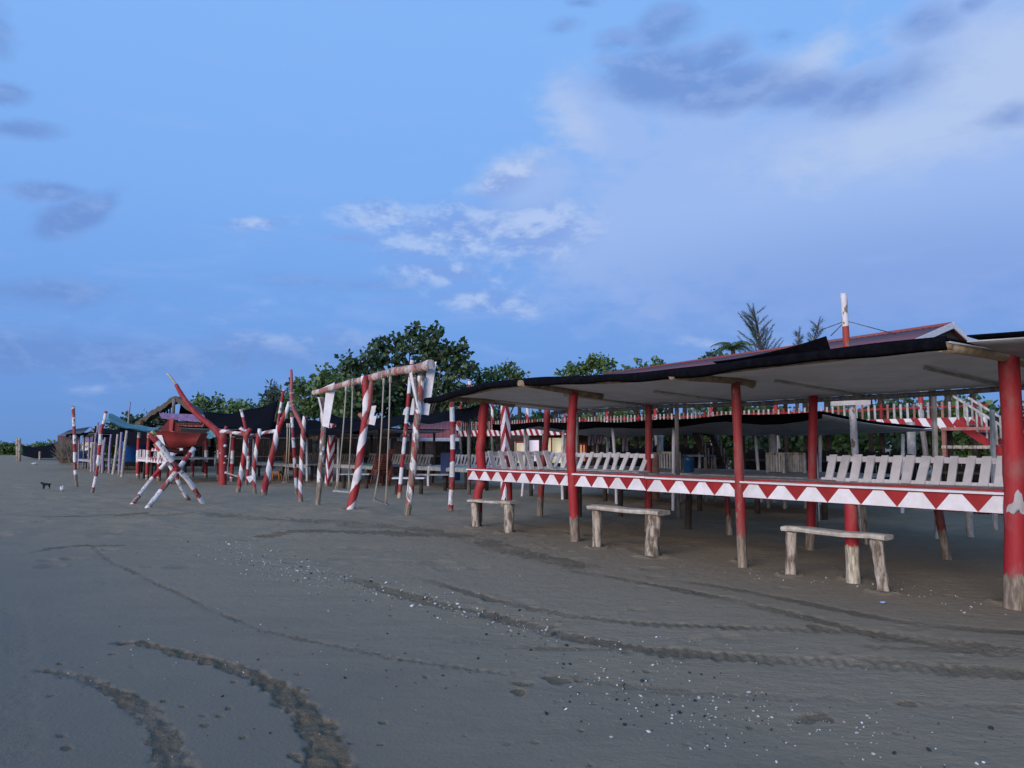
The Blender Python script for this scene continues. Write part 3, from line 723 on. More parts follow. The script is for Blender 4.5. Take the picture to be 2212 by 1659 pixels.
# ------------------------------------------------------------------ driftwood benches before the cottage
def log_bench(label, lt, rt, lb_, rb, rl, rr, th, wd):
    D0, D1 = Dg(lb_[1]), Dg(rb[1]); p0, p1 = P(lb_[0], lb_[1], D0), P(rb[0], rb[1], D1)
    b = thing('log_bench', (p0 + p1) / 2, label, 'bench', 'driftwood benches')
    a, c = P(lt[0], lt[1], D0), P(rt[0], rt[1], D1)
    d = (c - a).normalized(); sd_ = Vector((-d.y, d.x, 0))
    n = 8
    def top(i, j):
        q = a + (c - a) * i; wv = wd * (1 + 0.12 * math.sin(i * 7 + wd * 50)) / 2
        ang = 2 * PI * j
        return q + sd_ * (math.copysign(abs(math.cos(ang)) ** 0.5, math.cos(ang)) * wv) + UP * (math.copysign(abs(math.sin(ang)) ** 0.5, math.sin(ang)) * th / 2 - th / 2 + 0.006 * math.sin(i * 9))
    mb = MB(); k0 = 0
    for i in range(n + 1):
        for j in range(12): mb.v.append(noisy(top(i / n, j / 12), 0.004))
    for i in range(n):
        for j in range(12):
            j2_ = (j + 1) % 12; mb.face([i * 12 + j, i * 12 + j2_, (i + 1) * 12 + j2_, (i + 1) * 12 + j], None, 0, False)
    mb.face(list(range(12))[::-1]); mb.face([n * 12 + j for j in range(12)])
    mb.build('plank', M_driftpale, b)
    for (q, r, tp) in ((p0, rl, a + d * 0.08), (p1, rr, c - d * 0.14)):
        tp = Vector((tp.x, tp.y, tp.z - th))
        pts = [q - UP * 0.25, q, q + (tp - q) * 0.35 + Vector((random.uniform(-.02, .02), 0, 0)), q + (tp - q) * 0.75, tp]
        MB().tube(pts, [r, r * 1.0, r * 0.92, r * 1.02, r * 1.06], 14, 0.07, 0, True, 0, 3, 0.07).build('leg', M_drift, b)
M_driftpale = simple('pale_bleached_plank', (0.55, 0.52, 0.44), (0.34, 0.30, 0.24), 9, 0.8, 0.006)
log_bench('short driftwood bench with a thick right leg before the leftmost red post', (1020, 1078), (1113, 1083), (1029, 1140), (1099, 1150), 0.075, 0.088, 0.05, 0.26)
log_bench('driftwood bench with knotty split right leg beneath the cottage front', (1281, 1090), (1434, 1103), (1290, 1183), (1409, 1202), 0.070, 0.10, 0.07, 0.27)
log_bench('long thin-topped driftwood bench nearest the right corner post', (1696, 1135), (1920, 1155), (1708, 1243), (1909, 1278), 0.062, 0.062, 0.06, 0.22)

# ------------------------------------------------------------------ red and white poles on the sand
BP = 'red and white banded poles'
def band(period, phase=0.0, duty=0.5, bare=0.12, peel=0.565, wood=WOOD): return pole_mat('band', RED, WHITE, period, duty, phase, bare, peel, 1, wood)
pole('striped_pole', 'red and white banded pole holding the left end of the front canopy', 'pole', [(973, 1107), (976, 1040), (978, 970), (976, 868)], 0.062, 0.056, band(0.62, 0.25, 0.55, 0.05), BP)
pole('striped_pole', 'tall banded pole with two small white boards behind the big swing frame', 'pole', [(862, 1078), (868, 1010), (876, 930), (884, 840), (890, 778)], 0.058, 0.052, band(0.85, 0.15, 0.55, 0.18, wood=(0.55, 0.48, 0.30)), BP)
pole('striped_pole', 'leftmost straight red and white banded pole near the black dog', 'pole', [(166, 1053), (162, 1010), (161, 950), (158, 877)], 0.056, 0.054, band(0.63, 0.05, 0.52, 0.45), BP)
pole('striped_pole', 'bent red and white banded pole holding the teal tarpaulin', 'pole', [(199, 1064), (207, 1030), (214, 980), (219, 930), (226, 906), (229, 888)], 0.052, 0.048, band(0.68, 0.3, 0.5, 0.12), BP)
pole('striped_pole', 'banded pole standing just behind the spiral painted leaning posts', 'pole', [(532, 1048), (536, 1000), (534, 950), (527, 910), (520, 884)], 0.060, 0.055, band(1.0, 0.1, 0.5, 0.12), BP)
pole('striped_pole', 'leaning banded pole with a small white plate behind the thick leaning post', 'pole', [(581, 1046), (590, 985), (598, 930), (606, 880), (613, 842)], 0.060, 0.05, band(0.9, 0.6, 0.5, 0.15), BP)
pole('striped_pole', 'slim banded pole close beside the spiral forked post', 'pole', [(641, 1068), (637, 1010), (634, 960), (631, 915), (630, 896)], 0.052, 0.046, band(0.62, 0.2, 0.5, 0.15), BP)
tp = pole('flag_pole', 'tall leaning white pole with red middle rising above the canopy', 'pole', [(1871, 1171), (1856, 1080), (1849, 1010), (1842, 900), (1834, 790), (1829, 745), (1827, 715), (1822, 634)], 0.060, 0.050,
          pole_mat('band', (0.34, 0.05, 0.035), (0.66, 0.65, 0.66), 3.6, 0.89, -0.03, 0.10, 0.53), None)
Dt = Dg(1171)
MB().slab([P(1795, 866, Dt - .1), P(1880, 864, Dt - .1), P(1880, 874, Dt - .1), P(1795, 877, Dt - .1)], 0.03).build('cross_board', M_white, tp)
for q in ((1775, 712), (1795, 725), (1935, 722)):
    MB().tube([P(1827, 693, Dt), P(q[0], q[1], Dt + 0.6)], 0.008, 5).build('guy_wire', M_woodgrey, tp)
for q in (((1016, 870), (1017, 1010), (0, 0)), ((2017, 850), (2018, 1010), (1, 1)), ((2143, 885), (2143, 1010), (1, 1))):
    if q[2][0] == 0: continue
    D = 12.5 if q[0][0] < 2100 else 13.5
    b = P(q[1][0], q[1][1], D); tpp = P(q[0][0], q[0][1], D)
    o = MB().beam(Vector((b.x, b.y, -0.2)), tpp, 0.06, 0.06, (0, 1, 0)).build('roof_prop', M_whiteold, None, Vector((b.x, b.y, 0)))
    tag(o, 'thin white square prop behind the right bench, ' + ('nearer the tall leaning pole' if D < 13 else 'nearer the right corner post'), 'post')
# plates on poles
def plate(vp, D, th, mat, label, cat='board', name='sign_plate', group='small blank white boards'):
    o = MB().slab([P(x, y, D) for x, y in vp], th).build(name, mat, None, P(vp[0][0], vp[0][1], D))
    return tag(o, label, cat, group)
plate([(891, 861), (900, 859), (893, 896), (885, 896)], 21.3, 0.02, M_white, 'upper white plate nailed to the right side of tall banded pole')
plate([(873, 884), (880, 878), (879, 896), (870, 896)], 21.45, 0.02, M_white, 'small white plate tucked behind the left side of tall banded pole')
plate([(803, 877), (813, 876), (806, 905), (797, 905)], 17.5, 0.02, M_white, 'upper white plate on the forked middle swing post')
plate([(801, 899), (814, 898), (809, 919), (796, 916)], 17.45, 0.02, M_white, 'lower white plate on the forked middle swing post')
plate([(606, 903), (613, 895), (609, 911), (604, 916)], 29.5, 0.02, M_white, 'white plate on the leaning banded pole against the black net')

# ------------------------------------------------------------------ big swing frame
SPI = lambda per, sign=1, A_=RED, duty=0.5, bare=0.1, peel=0.62, B_=WHITE, ph=0.0: pole_mat('spiral', A_, B_, per, duty, ph, bare, peel, sign)
FAD = (0.30, 0.060, 0.052)
swA = thing('swing_frame', P(757, 1103, 17.7), 'big log swing frame with spiral painted forked posts and white boards', 'swing frame')
Dl, Dm, Dr = Dg(1090), Dg(1103), Dg(1116)
post(swA, [(686, 1090), (689, 1060), (692, 1010), (697, 960), (699, 900), (696, 870), (694, 858)], Dl, 0.062, 0.075, SPI(0.75, 1, FAD, 0.5, 0.5, 0.46), 'post', 12, 0.10)
post(swA, [(756, 1103), (766, 1060), (776, 1000), (784, 940), (789, 905), (791, 860), (787, 812)], Dm, 0.105, 0.078, SPI(0.86, -1, RED, 0.5, 0.0, 0.70), 'post', 14, 0.06)
MB().tube([P(793, 892, Dm), P(798, 870, Dm), P(800, 845, Dm), P(803, 822, Dm)], [0.08, 0.07, 0.06, 0.05], 10, 0.04, 0, True, 0, 3).build('fork_branch', pole_mat('solid', FAD, RED, bare=0, peel=0.58), swA)
MB().tube([P(788, 905, Dm), P(779, 897, Dm), P(776, 893, Dm)], [0.07, 0.05, 0.045], 9).build('branch_stub', M_pinkwood, swA)
MB().tube([P(790, 918, Dm), P(799, 908, Dm), P(802, 903, Dm)], [0.07, 0.06, 0.05], 9).build('branch_stub', M_pinkwood, swA)
post(swA, [(879, 1116), (884, 1080), (890, 1030), (896, 970), (900, 920), (904, 880), (908, 840), (910, 812)], Dr, 0.066, 0.085, SPI(0.62, 1, FAD, 0.5, 0.25, 0.50), 'post', 12, 0.09)
MB().tube([P(903, 885, Dr), P(899, 850, Dr), P(894, 815, Dr)], [0.08, 0.06, 0.05], 9, 0.05, 0, True, 0, 3).build('fork_branch', M_drift, swA)
MB().tube([P(697, 930, Dl), P(704, 895, Dl), P(710, 858, Dl)], [0.06, 0.05, 0.045], 9, 0.05, 0, True, 0, 3).build('fork_branch', M_woodgrey, swA)
MB().tube([P(677, 849, Dl + .1), P(705, 842, Dl - .2), P(750, 829, 18.8), P(800, 817, 18.0), P(850, 803, 17.2), P(900, 796, Dr + .1), P(931, 787, Dr - .35)],
          [0.066, 0.07, 0.078, 0.086, 0.088, 0.10, 0.11], 14, 0.03, 0, True, 0, 4, 0.07).build('crossbeam', pole_mat('band', (0.36, 0.13, 0.11), (0.56, 0.46, 0.42), 0.7, 0.4, 0, 0, 0.50, 1, (0.46, 0.40, 0.35)), swA)
for vp, D in (([(925, 785), (943, 781), (926, 897), (908, 895)], Dr + .12), ([(884, 806), (890, 803), (903, 884), (900, 886)], Dr + .10), ([(886, 812), (891, 812), (903, 880), (901, 882)], Dr - .15),
              ([(688, 842), (723, 826), (721, 838), (690, 850)], Dl + .15), ([(704, 848), (725, 836), (710, 924), (696, 920)], Dl - .16), ([(686, 858), (690, 858), (699, 900), (697, 902)], Dl - .15)):
    MB().slab([P(x, y, D) for x, y in vp], 0.03).build('board', M_white, swA)
for x, y, D in ((783, 822, 18.1), (826, 811, 17.5), (840, 807, 17.2), (755, 829, 18.6), (762, 826, 18.5), (893, 799, 16.4)):
    MB().tube([P(x - 2, y + 9, D - .14), P(x, y - 8, D - .12), P(x + 2, y - 9, D + .12), P(x + 2, y + 9, D + .12)], 0.014, 6).build('rope_lashing', M_rope, swA)
def rope_swing(label, ropes, seat, D, sw, mat, extra=True):
    c = (Vector(P(seat[0][0], seat[0][1], D)) + Vector(P(seat[1][0], seat[1][1], D))) / 2
    s_ = thing('rope_swing', Vector((c.x, c.y, 0)), label, 'swing', 'rope swings')
    a, b = P(seat[0][0], seat[0][1], D), P(seat[1][0], seat[1][1], D); d = (b - a).normalized()
    sd_ = Vector((-d.y, d.x, 0)).normalized()
    MB().beam(a, b, sw, 0.035).build('seat', mat, s_)
    for i, (tx, ty, bx, by) in enumerate(ropes):
        tp_, bt = P(tx, ty, D), P(bx, by, D); q = a if i == 0 else b
        rope(s_, [tp_, (tp_ + bt) / 2 + Vector((0.008, 0, 0)), bt], 0.017)
        for sg in (-1, 1): rope(s_, [bt, q + sd_ * sg * sw * 0.46 + d * (0.05 if i == 0 else -0.05)], 0.011)
        MB().tube([tp_ + UP * 0.05, tp_ - UP * 0.10], 0.035, 7, 0.25).build('knot', M_rope, s_)
rope_swing('rope swing with pale plank seat, left one under the big frame', [(748, 838, 733, 1020), (762, 835, 754, 1018)], ((721, 1060), (758, 1063)), 18.6, 0.22, M_driftpale)
rope_swing('rope swing with dark tilted plank seat, right one under the big frame', [(829, 822, 818, 1022), (843, 818, 836, 1022)], ((804, 1078), (838, 1090)), 17.2, 0.18, M_woodgrey)

# ------------------------------------------------------------------ red tree-trunk swing frame on the left
swB = thing('swing_frame', P(551, 1066, 24), 'red trunk swing frame with long curved branch and spiral painted leaning posts', 'swing frame')
DA, DB_, DC, DD, DE = Dg(1048), Dg(1062), Dg(1066), Dg(1071), Dg(1084)
def tubeV(parent, name, vp, D, r, mat, sides=12, lump=0.05, sink=False):
    pts = [P(x, y, D) for x, y in vp]
    if sink: pts = base_pts(pts); r = [r[0]] + list(r)
    return MB().tube(pts, r, sides, 0.03, 0, True, 0, 4, lump).build(name, mat, parent)
tubeV(swB, 'post', [(481, 1049), (481, 1000), (480, 970), (481, 945), (483, 930)], DA, [0.15, 0.14, 0.145, 0.16, 0.12], M_redall, 14, 0.04, True)
tubeV(swB, 'curved_branch', [(482, 952), (472, 936), (454, 918), (429, 899), (409, 876), (391, 850), (380, 830)], DA, [0.15, 0.14, 0.115, 0.105, 0.095, 0.085, 0.07], M_redall, 12, 0.04)
tubeV(swB, 'branch_tip', [(380, 831), (375, 823), (368, 814), (361, 807)], DA, [0.045, 0.045, 0.04, 0.035], M_driftpale, 9)
tubeV(swB, 'branch_stub', [(483, 940), (475, 931), (469, 929)], DA, [0.1, 0.09, 0.08], M_redall, 10)
tubeV(swB, 'branch_stub', [(484, 935), (487, 926), (489, 921)], DA, [0.08, 0.06, 0.05], M_redall, 10)
for x, y, r in ((486, 963, 0.055), (488, 986, 0.04), (485, 1000, 0.03), (476, 979, 0.03), (488, 1021, .05)):
    c = P(x, y, DA - 0.13); mb = MB().tube([c + Vector((0, .05, 0)), c, c - Vector((0, .04, 0)), c - Vector((0, .06, 0))], [r, r, r * 0.8, r * 0.3], 10)
    mb.build('sawn_knot', M_white, swB)
tubeV(swB, 'post', [(514, 1062), (517, 1045), (523, 1010), (529, 970), (531, 945), (527, 934), (519, 925)], DB_, [0.075, 0.08, 0.08, 0.075, 0.08, 0.07, 0.06], SPI(0.78, 1, RED, 0.45, 0.15), 12, 0.05, True)
tubeV(swB, 'fork_branch', [(530, 945), (536, 934), (541, 926)], DB_, [0.09, 0.08, 0.07], M_redall, 10)
tubeV(swB, 'post', [(551, 1066), (549, 1040), (549, 1010), (554, 970), (560, 935), (561, 926)], DC, [0.055, 0.06, 0.065, 0.065, 0.065, 0.055], SPI(0.72, 1, RED, 0.45, 0.2), 12, 0.07, True)
tubeV(swB, 'post', [(570, 1071), (574, 1045), (583, 1005), (592, 965), (599, 935), (608, 912), (619, 888), (625, 868)], DD, [0.085, 0.095, 0.09, 0.085, 0.085, 0.07, 0.06, 0.05], SPI(0.95, 1, RED, 0.38, 0.12), 14, 0.04, True)
tubeV(swB, 'post', [(649, 1084), (649, 1050), (651, 1010), (653, 965), (655, 930), (658, 899)], DE, [0.066, 0.06, 0.057, 0.057, 0.06, 0.045], SPI(0.58, 1, FAD, 0.45, 0.10), 14, 0.04, True)
tubeV(swB, 'fork_branch', [(654, 925), (645, 905), (634, 882), (629, 850), (630, 825), (629, 798)], DE + 0.1, [0.06, 0.055, 0.052, 0.048, 0.042, 0.035], pole_mat('solid', (0.32, 0.09, 0.10), WHITE, bare=0, peel=0.66), 10)
tubeV(swB, 'crossbar', [(476, 931), (500, 934), (522, 937), (545, 941), (560, 938), (580, 933), (601, 931)], 25.5, [0.08, 0.065, 0.055, 0.052, 0.052, 0.06, 0.07], SPI(0.42, 1, (0.30, 0.10, 0.10), 0.5, 0, 0.55), 12, 0.08)
for x, y in ((628, 868), (630, 876), (630, 850)):
    MB().tube([P(x - 5, y, DE - .1), P(x + 5, y - 2, DE - .1), P(x + 5, y + 2, DE + .2), P(x - 5, y + 3, DE + .2)], 0.02, 6).build('rope_lashing', M_rope, swB)
rope_swing('rope swing hanging from the lashed red branches beside the orange chairs', [(621, 918, 618, 1003), (626, 918, 623, 1003)], ((611, 1041), (624, 1042)), 24.5, 0.26, M_woodgrey)
rs = rope_swing
rope_swing('swing with pale bar seat beside the thick red trunk post', [(499, 941, 492, 1012), (530, 945, 522, 1020)], ((489, 1021), (515, 1030)), 26.5, 0.05, M_driftpale)
# paper bag caught on the slim spiral post
o = MB().slab([P(532, 1030, 23.7), P(546, 1026, 23.6), P(549, 1033, 23.5), P(540, 1043, 23.7)], 0.03).build('plastic_bag', M_bag, None, P(540, 1043, 23.7))
tag(o, 'white plastic bag caught low on the slim spiral post', 'bag')

# ------------------------------------------------------------------ boat ride on crossed poles
stand = thing('crossed_pole_stand', P(365, 1092, 19.6), 'crossed red and white poles carrying the red boat', 'stand')
mB = lambda ph, per=0.9: pole_mat('band', RED, WHITE, per, 0.68, ph, 0.0, 0.54, 1, (0.50, 0.44, 0.36))
def legp(vp, Ds, ph, r=0.06):
    pts = [P(x, y, D) for (x, y), D in zip(vp, Ds)]
    pts = base_pts(pts)
    MB().tube(pts, r, 12, 0.02, 0, True, 0, 4, 0.04).build('leg', mB(ph), stand)
legp([(318, 1098), (378, 1022), (419, 968)], [Dg(1098), 19.2, 19.6], 0.75)
legp([(440, 1090), (410, 1042), (380, 1008), (346, 962), (321, 938)], [Dg(1090), 19.3, 19.0, 18.7, 18.6], 0.05)
legp([(287, 1088), (325, 1038), (357, 1001), (392, 962)], [Dg(1088), 20.6, 20.8, 21.0], 0.35, 0.055)
legp([(408, 1082), (385, 1040), (367, 1005), (335, 958)], [Dg(1082), 20.6, 20.6, 20.6], 0.5, 0.055)
MB().tube([P(377, 1014, 18.9), P(379, 1010, 21.0)], 0.055, 10).build('axle', M_redall, stand)
MB().tube([P(362, 1003, 18.8), P(362, 1000, 21.0)], 0.05, 10).build('axle', M_woodgrey, stand)
boat = thing('boat_ride', P(392, 968, 19.8), 'red wooden boat seat with small gabled cabin on crossed poles', 'boat')
DBt = 19.8
def hull(vp_top, vp_bot, half):
    mb = MB(); n = len(vp_top)
    ring = []
    for (tx, ty), (bx, by), h in zip(vp_top, vp_bot, half):
        t0, b0 = P(tx, ty, DBt), P(bx, by, DBt)
        ring.append([t0 + Vector((0, -h, 0)), (t0 + b0) / 2 + Vector((0, -h * 0.95, 0)), b0 + Vector((0, -h * 0.62, 0)), b0 + Vector((0, h * 0.62, 0)), (t0 + b0) / 2 + Vector((0, h * 0.95, 0)), t0 + Vector((0, h, 0))])
    for r_ in ring: mb.v.extend(r_)
    for i in range(n - 1):
        for k in range(5): mb.face([i * 6 + k, (i + 1) * 6 + k, (i + 1) * 6 + k + 1, i * 6 + k + 1][::-1], [(0, 0), (1, 0), (1, 1), (0, 1)], 0, True)
    mb.face([5, 4, 3, 2, 1, 0][::-1]); mb.face([(n - 1) * 6 + k for k in range(6)][::-1])
    for i in range(n - 1): mb.face([i * 6, i * 6 + 5, (i + 1) * 6 + 5, (i + 1) * 6])
    return mb
M_boat = simple('worn_red_boat_paint', (0.27, 0.030, 0.026), (0.17, 0.028, 0.025), 3, 0.7, 0.006)
hb = hull([(338, 938), (350, 932), (375, 933), (410, 935), (443, 936)], [(350, 956), (358, 963), (380, 968), (408, 967), (428, 961)], [0.10, 0.28, 0.36, 0.36, 0.24]).build('hull', M_boat, boat)
hull([(360, 967), (380, 969), (410, 969), (430, 969)], [(368, 976), (382, 979), (404, 979), (420, 976)], [0.16, 0.2, 0.2, 0.16]).build('keel', simple('dark_red_keel', (0.10, 0.02, 0.018), (0.05, 0.012, 0.012), 4), boat)
MB().slab([P(338, 940, DBt - .30), P(350, 940, DBt - .335), P(357, 962, DBt - .30), P(351, 957, DBt - .28)], 0.015).build('white_patch', M_white, boat)
for y_, nm in ((-0.28, 'cabin_gable'), (0.28, 'cabin_gable')):
    MB().slab([P(346, 931, DBt + y_), P(352, 922, DBt + y_), P(367, 906, DBt + y_), P(376, 908, DBt + y_), P(389, 922, DBt + y_), P(392, 932, DBt + y_)], 0.03).build(nm, simple('dark_red_cabin', (0.20, 0.028, 0.03), (0.12, 0.02, 0.02), 4), boat)
MB().slab([P(367, 904, DBt - .33), P(376, 904, DBt - .33), P(373, 931, DBt - .33), P(366, 931, DBt - .33)], 0.05).build('cabin_post', M_redclean, boat)
MB().slab([P(388, 968, DBt - .37), P(395, 968, DBt - .37), P(395, 973, DBt - .37), P(388, 973, DBt - .37)], 0.01).build('small_label', M_white, boat)
MB().slab([P(325, 942, DBt - .9), P(333, 937, DBt - .9), P(342, 955, DBt - .9), P(334, 957, DBt - .9)], 0.03).build('pole_end_board', M_white, stand)
MB().tube([P(328, 938, DBt - 1.0), P(334, 934, DBt - 1.0)], 0.07, 9).build('yellow_wrap', simple('faded_yellow_cloth', (0.55, 0.48, 0.16), (0.4, 0.33, 0.12), 5), stand)

# ------------------------------------------------------------------ black dog and white litter
dp = G(100, 1056)
dm = bpy.data.meshes.new('dog')
jo = {'pel': (0.085, 0, .165), 'sp': (0.0, 0, .17), 'ch': (-.085, 0, .165), 'nk': (-.125, 0, .20), 'hd': (-.155, 0, .225), 'sn': (-.195, 0, .205),
      'fl1': (-.085, -.03, .09), 'fl2': (-.09, -.03, .0), 'fr1': (-.075, .03, .09), 'fr2': (-.072, .03, .0),
      'bl1': (.095, -.03, .10), 'bl2': (.115, -.03, .055), 'bl3': (.098, -.03, .0), 'br1': (.085, .03, .10), 'br2': (.10, .03, .055), 'br3': (.08, .03, .0), 't1': (.125, 0, .18), 't2': (.16, 0, .215), 'e1': (-.148, -.022, .255), 'e2': (-.148, .022, .255)}
kk = list(jo); ed = [('pel', 'sp'), ('sp', 'ch'), ('ch', 'nk'), ('nk', 'hd'), ('hd', 'sn'), ('ch', 'fl1'), ('fl1', 'fl2'), ('ch', 'fr1'), ('fr1', 'fr2'), ('pel', 'bl1'), ('bl1', 'bl2'), ('bl2', 'bl3'), ('pel', 'br1'), ('br1', 'br2'), ('br2', 'br3'), ('pel', 't1'), ('t1', 't2'), ('hd', 'e1'), ('hd', 'e2')]
rd = {'pel': .042, 'sp': .042, 'ch': .05, 'nk': .032, 'hd': .036, 'sn': .018, 'fl1': .02, 'fl2': .012, 'fr1': .02, 'fr2': .012, 'bl1': .026, 'bl2': .013, 'bl3': .012, 'br1': .026, 'br2': .013, 'br3': .012, 't1': .012, 't2': .007, 'e1': .009, 'e2': .009}
dm.from_pydata([jo[k] for k in kk], [(kk.index(a), kk.index(b)) for a, b in ed], [])
dog = bpy.data.objects.new('dog', dm); COL.objects.link(dog); dog.location = (dp.x, dp.y, gh(dp.x, dp.y) + 0.01); dog.rotation_euler = (0, 0, 0.25)
md = dog.modifiers.new('skin', 'SKIN'); dog.modifiers.new('sub', 'SUBSURF').levels = 1; dog.modifiers['sub'].render_levels = 1
for i, k in enumerate(kk):
    dm.skin_vertices[0].data[i].radius = (rd[k], rd[k]); dm.skin_vertices[0].data[i].use_root = (i == 0)
dm.materials.append(M_black); tag(dog, 'small black dog standing on the sand at the left', 'dog')
def crumple(name, label, cat, c, r, mat, sq=0.6):
    mb = MB(); n, k = 9, 6
    for i in range(k + 1):
        ph = PI * i / k
        for j in range(n):
            th = 2 * PI * j / n; rr = r * random.uniform(0.6, 1.1)
            mb.v.append(c + Vector((math.sin(ph) * math.cos(th) * rr, math.sin(ph) * math.sin(th) * rr, (1 - math.cos(ph)) * rr * sq)))
    for i in range(k):
        for j in range(n): mb.face([i * n + j, (i + 1) * n + j, (i + 1) * n + (j + 1) % n, i * n + (j + 1) % n])
    return tag(mb.build(name, mat, None, c), label, cat)
crumple('plastic_bag', 'crumpled white plastic bag on the sand right of the black dog', 'litter', G(134, 1061), 0.07, M_bag, 1.3)
crumple('plastic_bag', 'flat white scrap on the far sand below the leftmost distant post', 'litter', G(75, 1004), 0.25, M_bag, 0.35)
crumple('plastic_bag', 'tiny white scrap on the far sand before the distant black net', 'litter', G(165, 1003), 0.15, M_bag, 0.4)
crumple('plastic_scrap', 'small pale blue scrap before the right corner post', 'litter', G(1907, 1303), 0.03, simple('pale_blue_film', (0.35, 0.45, 0.75), (0.3, 0.4, 0.7), 6, 0.4), 0.3)

# ------------------------------------------------------------------ rear cottages (same builder, different places)
def cottage(label, o, L, wdt, zr, deckz, posts, slat_col, roofmat=M_net, under=M_tarpgrey, fas=None, npost=4, pr=0.05, slats=True, back=0.12, roof=True, group='rear cottages'):
    c = thing('rear_cottage', o, label, 'cottage', group)
    Q = lambda s, t_, z: Vector((o.x, o.y, 0)) + U * s + N * t_ + UP * z
    for k in range(npost):
        s = 0.15 + (L - 0.3) * k / (npost - 1)
        for t_, z in ((0.0, zr - 0.02), (wdt, zr - 0.05 - back)):
            if not roof: z = deckz + (0.02 if t_ == 0 else 0.55)
            b = Q(s + random.uniform(-.15, .15), t_, -0.25); e = Q(s + random.uniform(-.1, .1), t_, z)
            MB().tube([b, (b + e) / 2 + Vector((random.uniform(-.04, .04), 0, 0)), e], pr, 9, 0.03, 0, True, 0, 4, 0.06).build('post', posts[k % len(posts)], c)
    def rf(dz_):
        def f(a, b):
            s = -0.4 + (L + 0.8) * a; t_ = -0.7 + (wdt + 1.1) * b
            return Q(s, t_, zr - back * b - 0.045 * math.sin(PI * ((a * (npost - 1)) % 1.0)) * (1 - 0.5 * b) + 0.03 * math.sin(9 * a + 5 * b) + dz_)
        return f
    if roof:
        MB().grid(rf(0.0), 24, 6, 0.012).build('canopy_tarpaulin', under, c)
        MB().grid(rf(0.06), 24, 6, 0.012).build('canopy_net', roofmat, c)
        MB().grid(lambda a, b: Q(-0.4 + (L + 0.8) * a, -0.74, zr + 0.06 - 0.045 * math.sin(PI * ((a * (npost - 1)) % 1.0)) + 0.03 * math.sin(9 * a) - (0.16 + 0.04 * math.sin(a * 23)) * b), 24, 2, 0.01).build('net_edge', roofmat, c)
    for k in range(int(wdt / 0.2)):
        piece('deck_plank', (L, 0.19, 0.03), M_deck, c, Q(L / 2, 0.1 + k * 0.2, deckz - 0.015), U, N, UP)
    if fas:
        fas(c, Q, L)
    else:
        piece('front_board', (L, 0.03, 0.12), M_whiteold, c, Q(L / 2, -0.03, deckz - 0.08), U, N, UP)
    for k in range(npost + 1):
        MB().tube([Q(0.2 + (L - .4) * k / npost, 0.25, -0.25), Q(0.2 + (L - .4) * k / npost, 0.25, deckz - 0.03)], 0.06, 8, 0.05).build('leg', M_wooddark, c)
    if slats:
        n = int(L / 0.24)
        backrest(c, lambda s: Q(s, wdt - 0.2, deckz), 0.1, L - 0.1, n, 0.12, slat_col, h=0.42, wd=0.13, along=U, out=N)
    return c
mslim = pole_mat('solid', (0.62, 0.62, 0.62), WHITE, bare=0.0, peel=0.68)
cB = cottage('second-row cottage with slim white posts seen through the front cottage', F0 + N * 6.0 - U * 6.2, 9.8, 3.4, 2.07, 0.85, [mslim], M_whiteold, npost=6, pr=0.04, slats=False, back=0.26)
band_red_white = pole_mat('band', RED, (0.55, 0.57, 0.60), 3.4, 0.62, 0.02, 0, 0.66)
cC = cottage('rear cottage with black net roof behind the big swing frame', P(690, 1035, 33.5) * 1, 5.6, 2.4, 2.15, 0.72, [M_wooddark, band_red_white, M_woodgrey], M_whiteold, npost=4)
cD = cottage('rear cottage with grey slatted back behind the orange stools', P(545, 1030, 37.5), 6.8, 2.4, 2.1, 0.70, [band_red_white, M_woodgrey, M_wooddark], M_woodgrey, npost=4, under=M_tarpgrey, roofmat=M_tingrey)
cG = cottage('roofless bench platform with white slatted back before the red tin hut', P(872, 1030, 30.0), 5.4, 2.2, 2.2, 0.72, [M_woodgrey, mslim], M_whiteold, npost=4, roof=False)
# triangle-fronted cottage on the left
def tri_fas(c, Q, L):
    fb = piece('front_board', (L * 0.56, 0.03, 0.19), M_redclean, c, Q(L * 0.72, -0.04, 0.86), U, N, UP)
    n = 7; a = L * 0.44; stp = L * 0.56 / n
    for k in range(n):
        cc = a + (k + .5) * stp
        MB().slab([Q(cc - stp * .48, -0.062, 0.775), Q(cc + stp * .48, -0.062, 0.775), Q(cc + 0.02, -0.062, 0.94), Q(cc - 0.02, -0.062, 0.94)], 0.006).build('triangle_panel', M_white, fb)
    ub = piece('upper_board', (L * 0.56, 0.03, 0.15), M_redclean, c, Q(L * 0.72, -0.02, 1.32), U, N, UP)
    for k in range(n):
        cc = a + (k + .5) * stp
        MB().slab([Q(cc - stp * .48, -0.042, 1.255), Q(cc + stp * .48, -0.042, 1.255), Q(cc + 0.02, -0.042, 1.38), Q(cc - 0.02, -0.042, 1.38)], 0.006).build('triangle_panel', M_white, ub)
    wb = piece('toothed_board', (L * 0.43, 0.03, 0.17), M_white, c, Q(L * 0.215, -0.04, 0.87), U, N, UP)
    for k in range(18):
        piece('red_tooth', (0.03, 0.008, 0.07), M_redclean, wb, Q(0.08 + k * L * 0.43 / 18, -0.06, 0.91), U, N, UP)
    for k in range(9):
        piece('picket', (0.14, 0.02, 0.36), (M_white, M_white, M_redclean)[k % 3], c, Q(0.12 + k * 0.27, 0.02, 1.13), U, N, UP)
    for k in range(12):
        piece('slanted_slat', (0.06, 0.02, 0.36), M_white, c, Q(L * 0.47 + k * 0.27, 0.05, 1.11), U + UP * -0.5, N, UP + U * 0.5)
cE = cottage('rear cottage with red and white triangle boards behind the boat ride', P(296, 1036, 35.5), 6.2, 2.4, 2.25, 0.97, [pole_mat('band', RED, WHITE, 1.1, 0.5, 0.1, 0.1)], M_white, npost=4, fas=tri_fas, slats=False, pr=0.08)
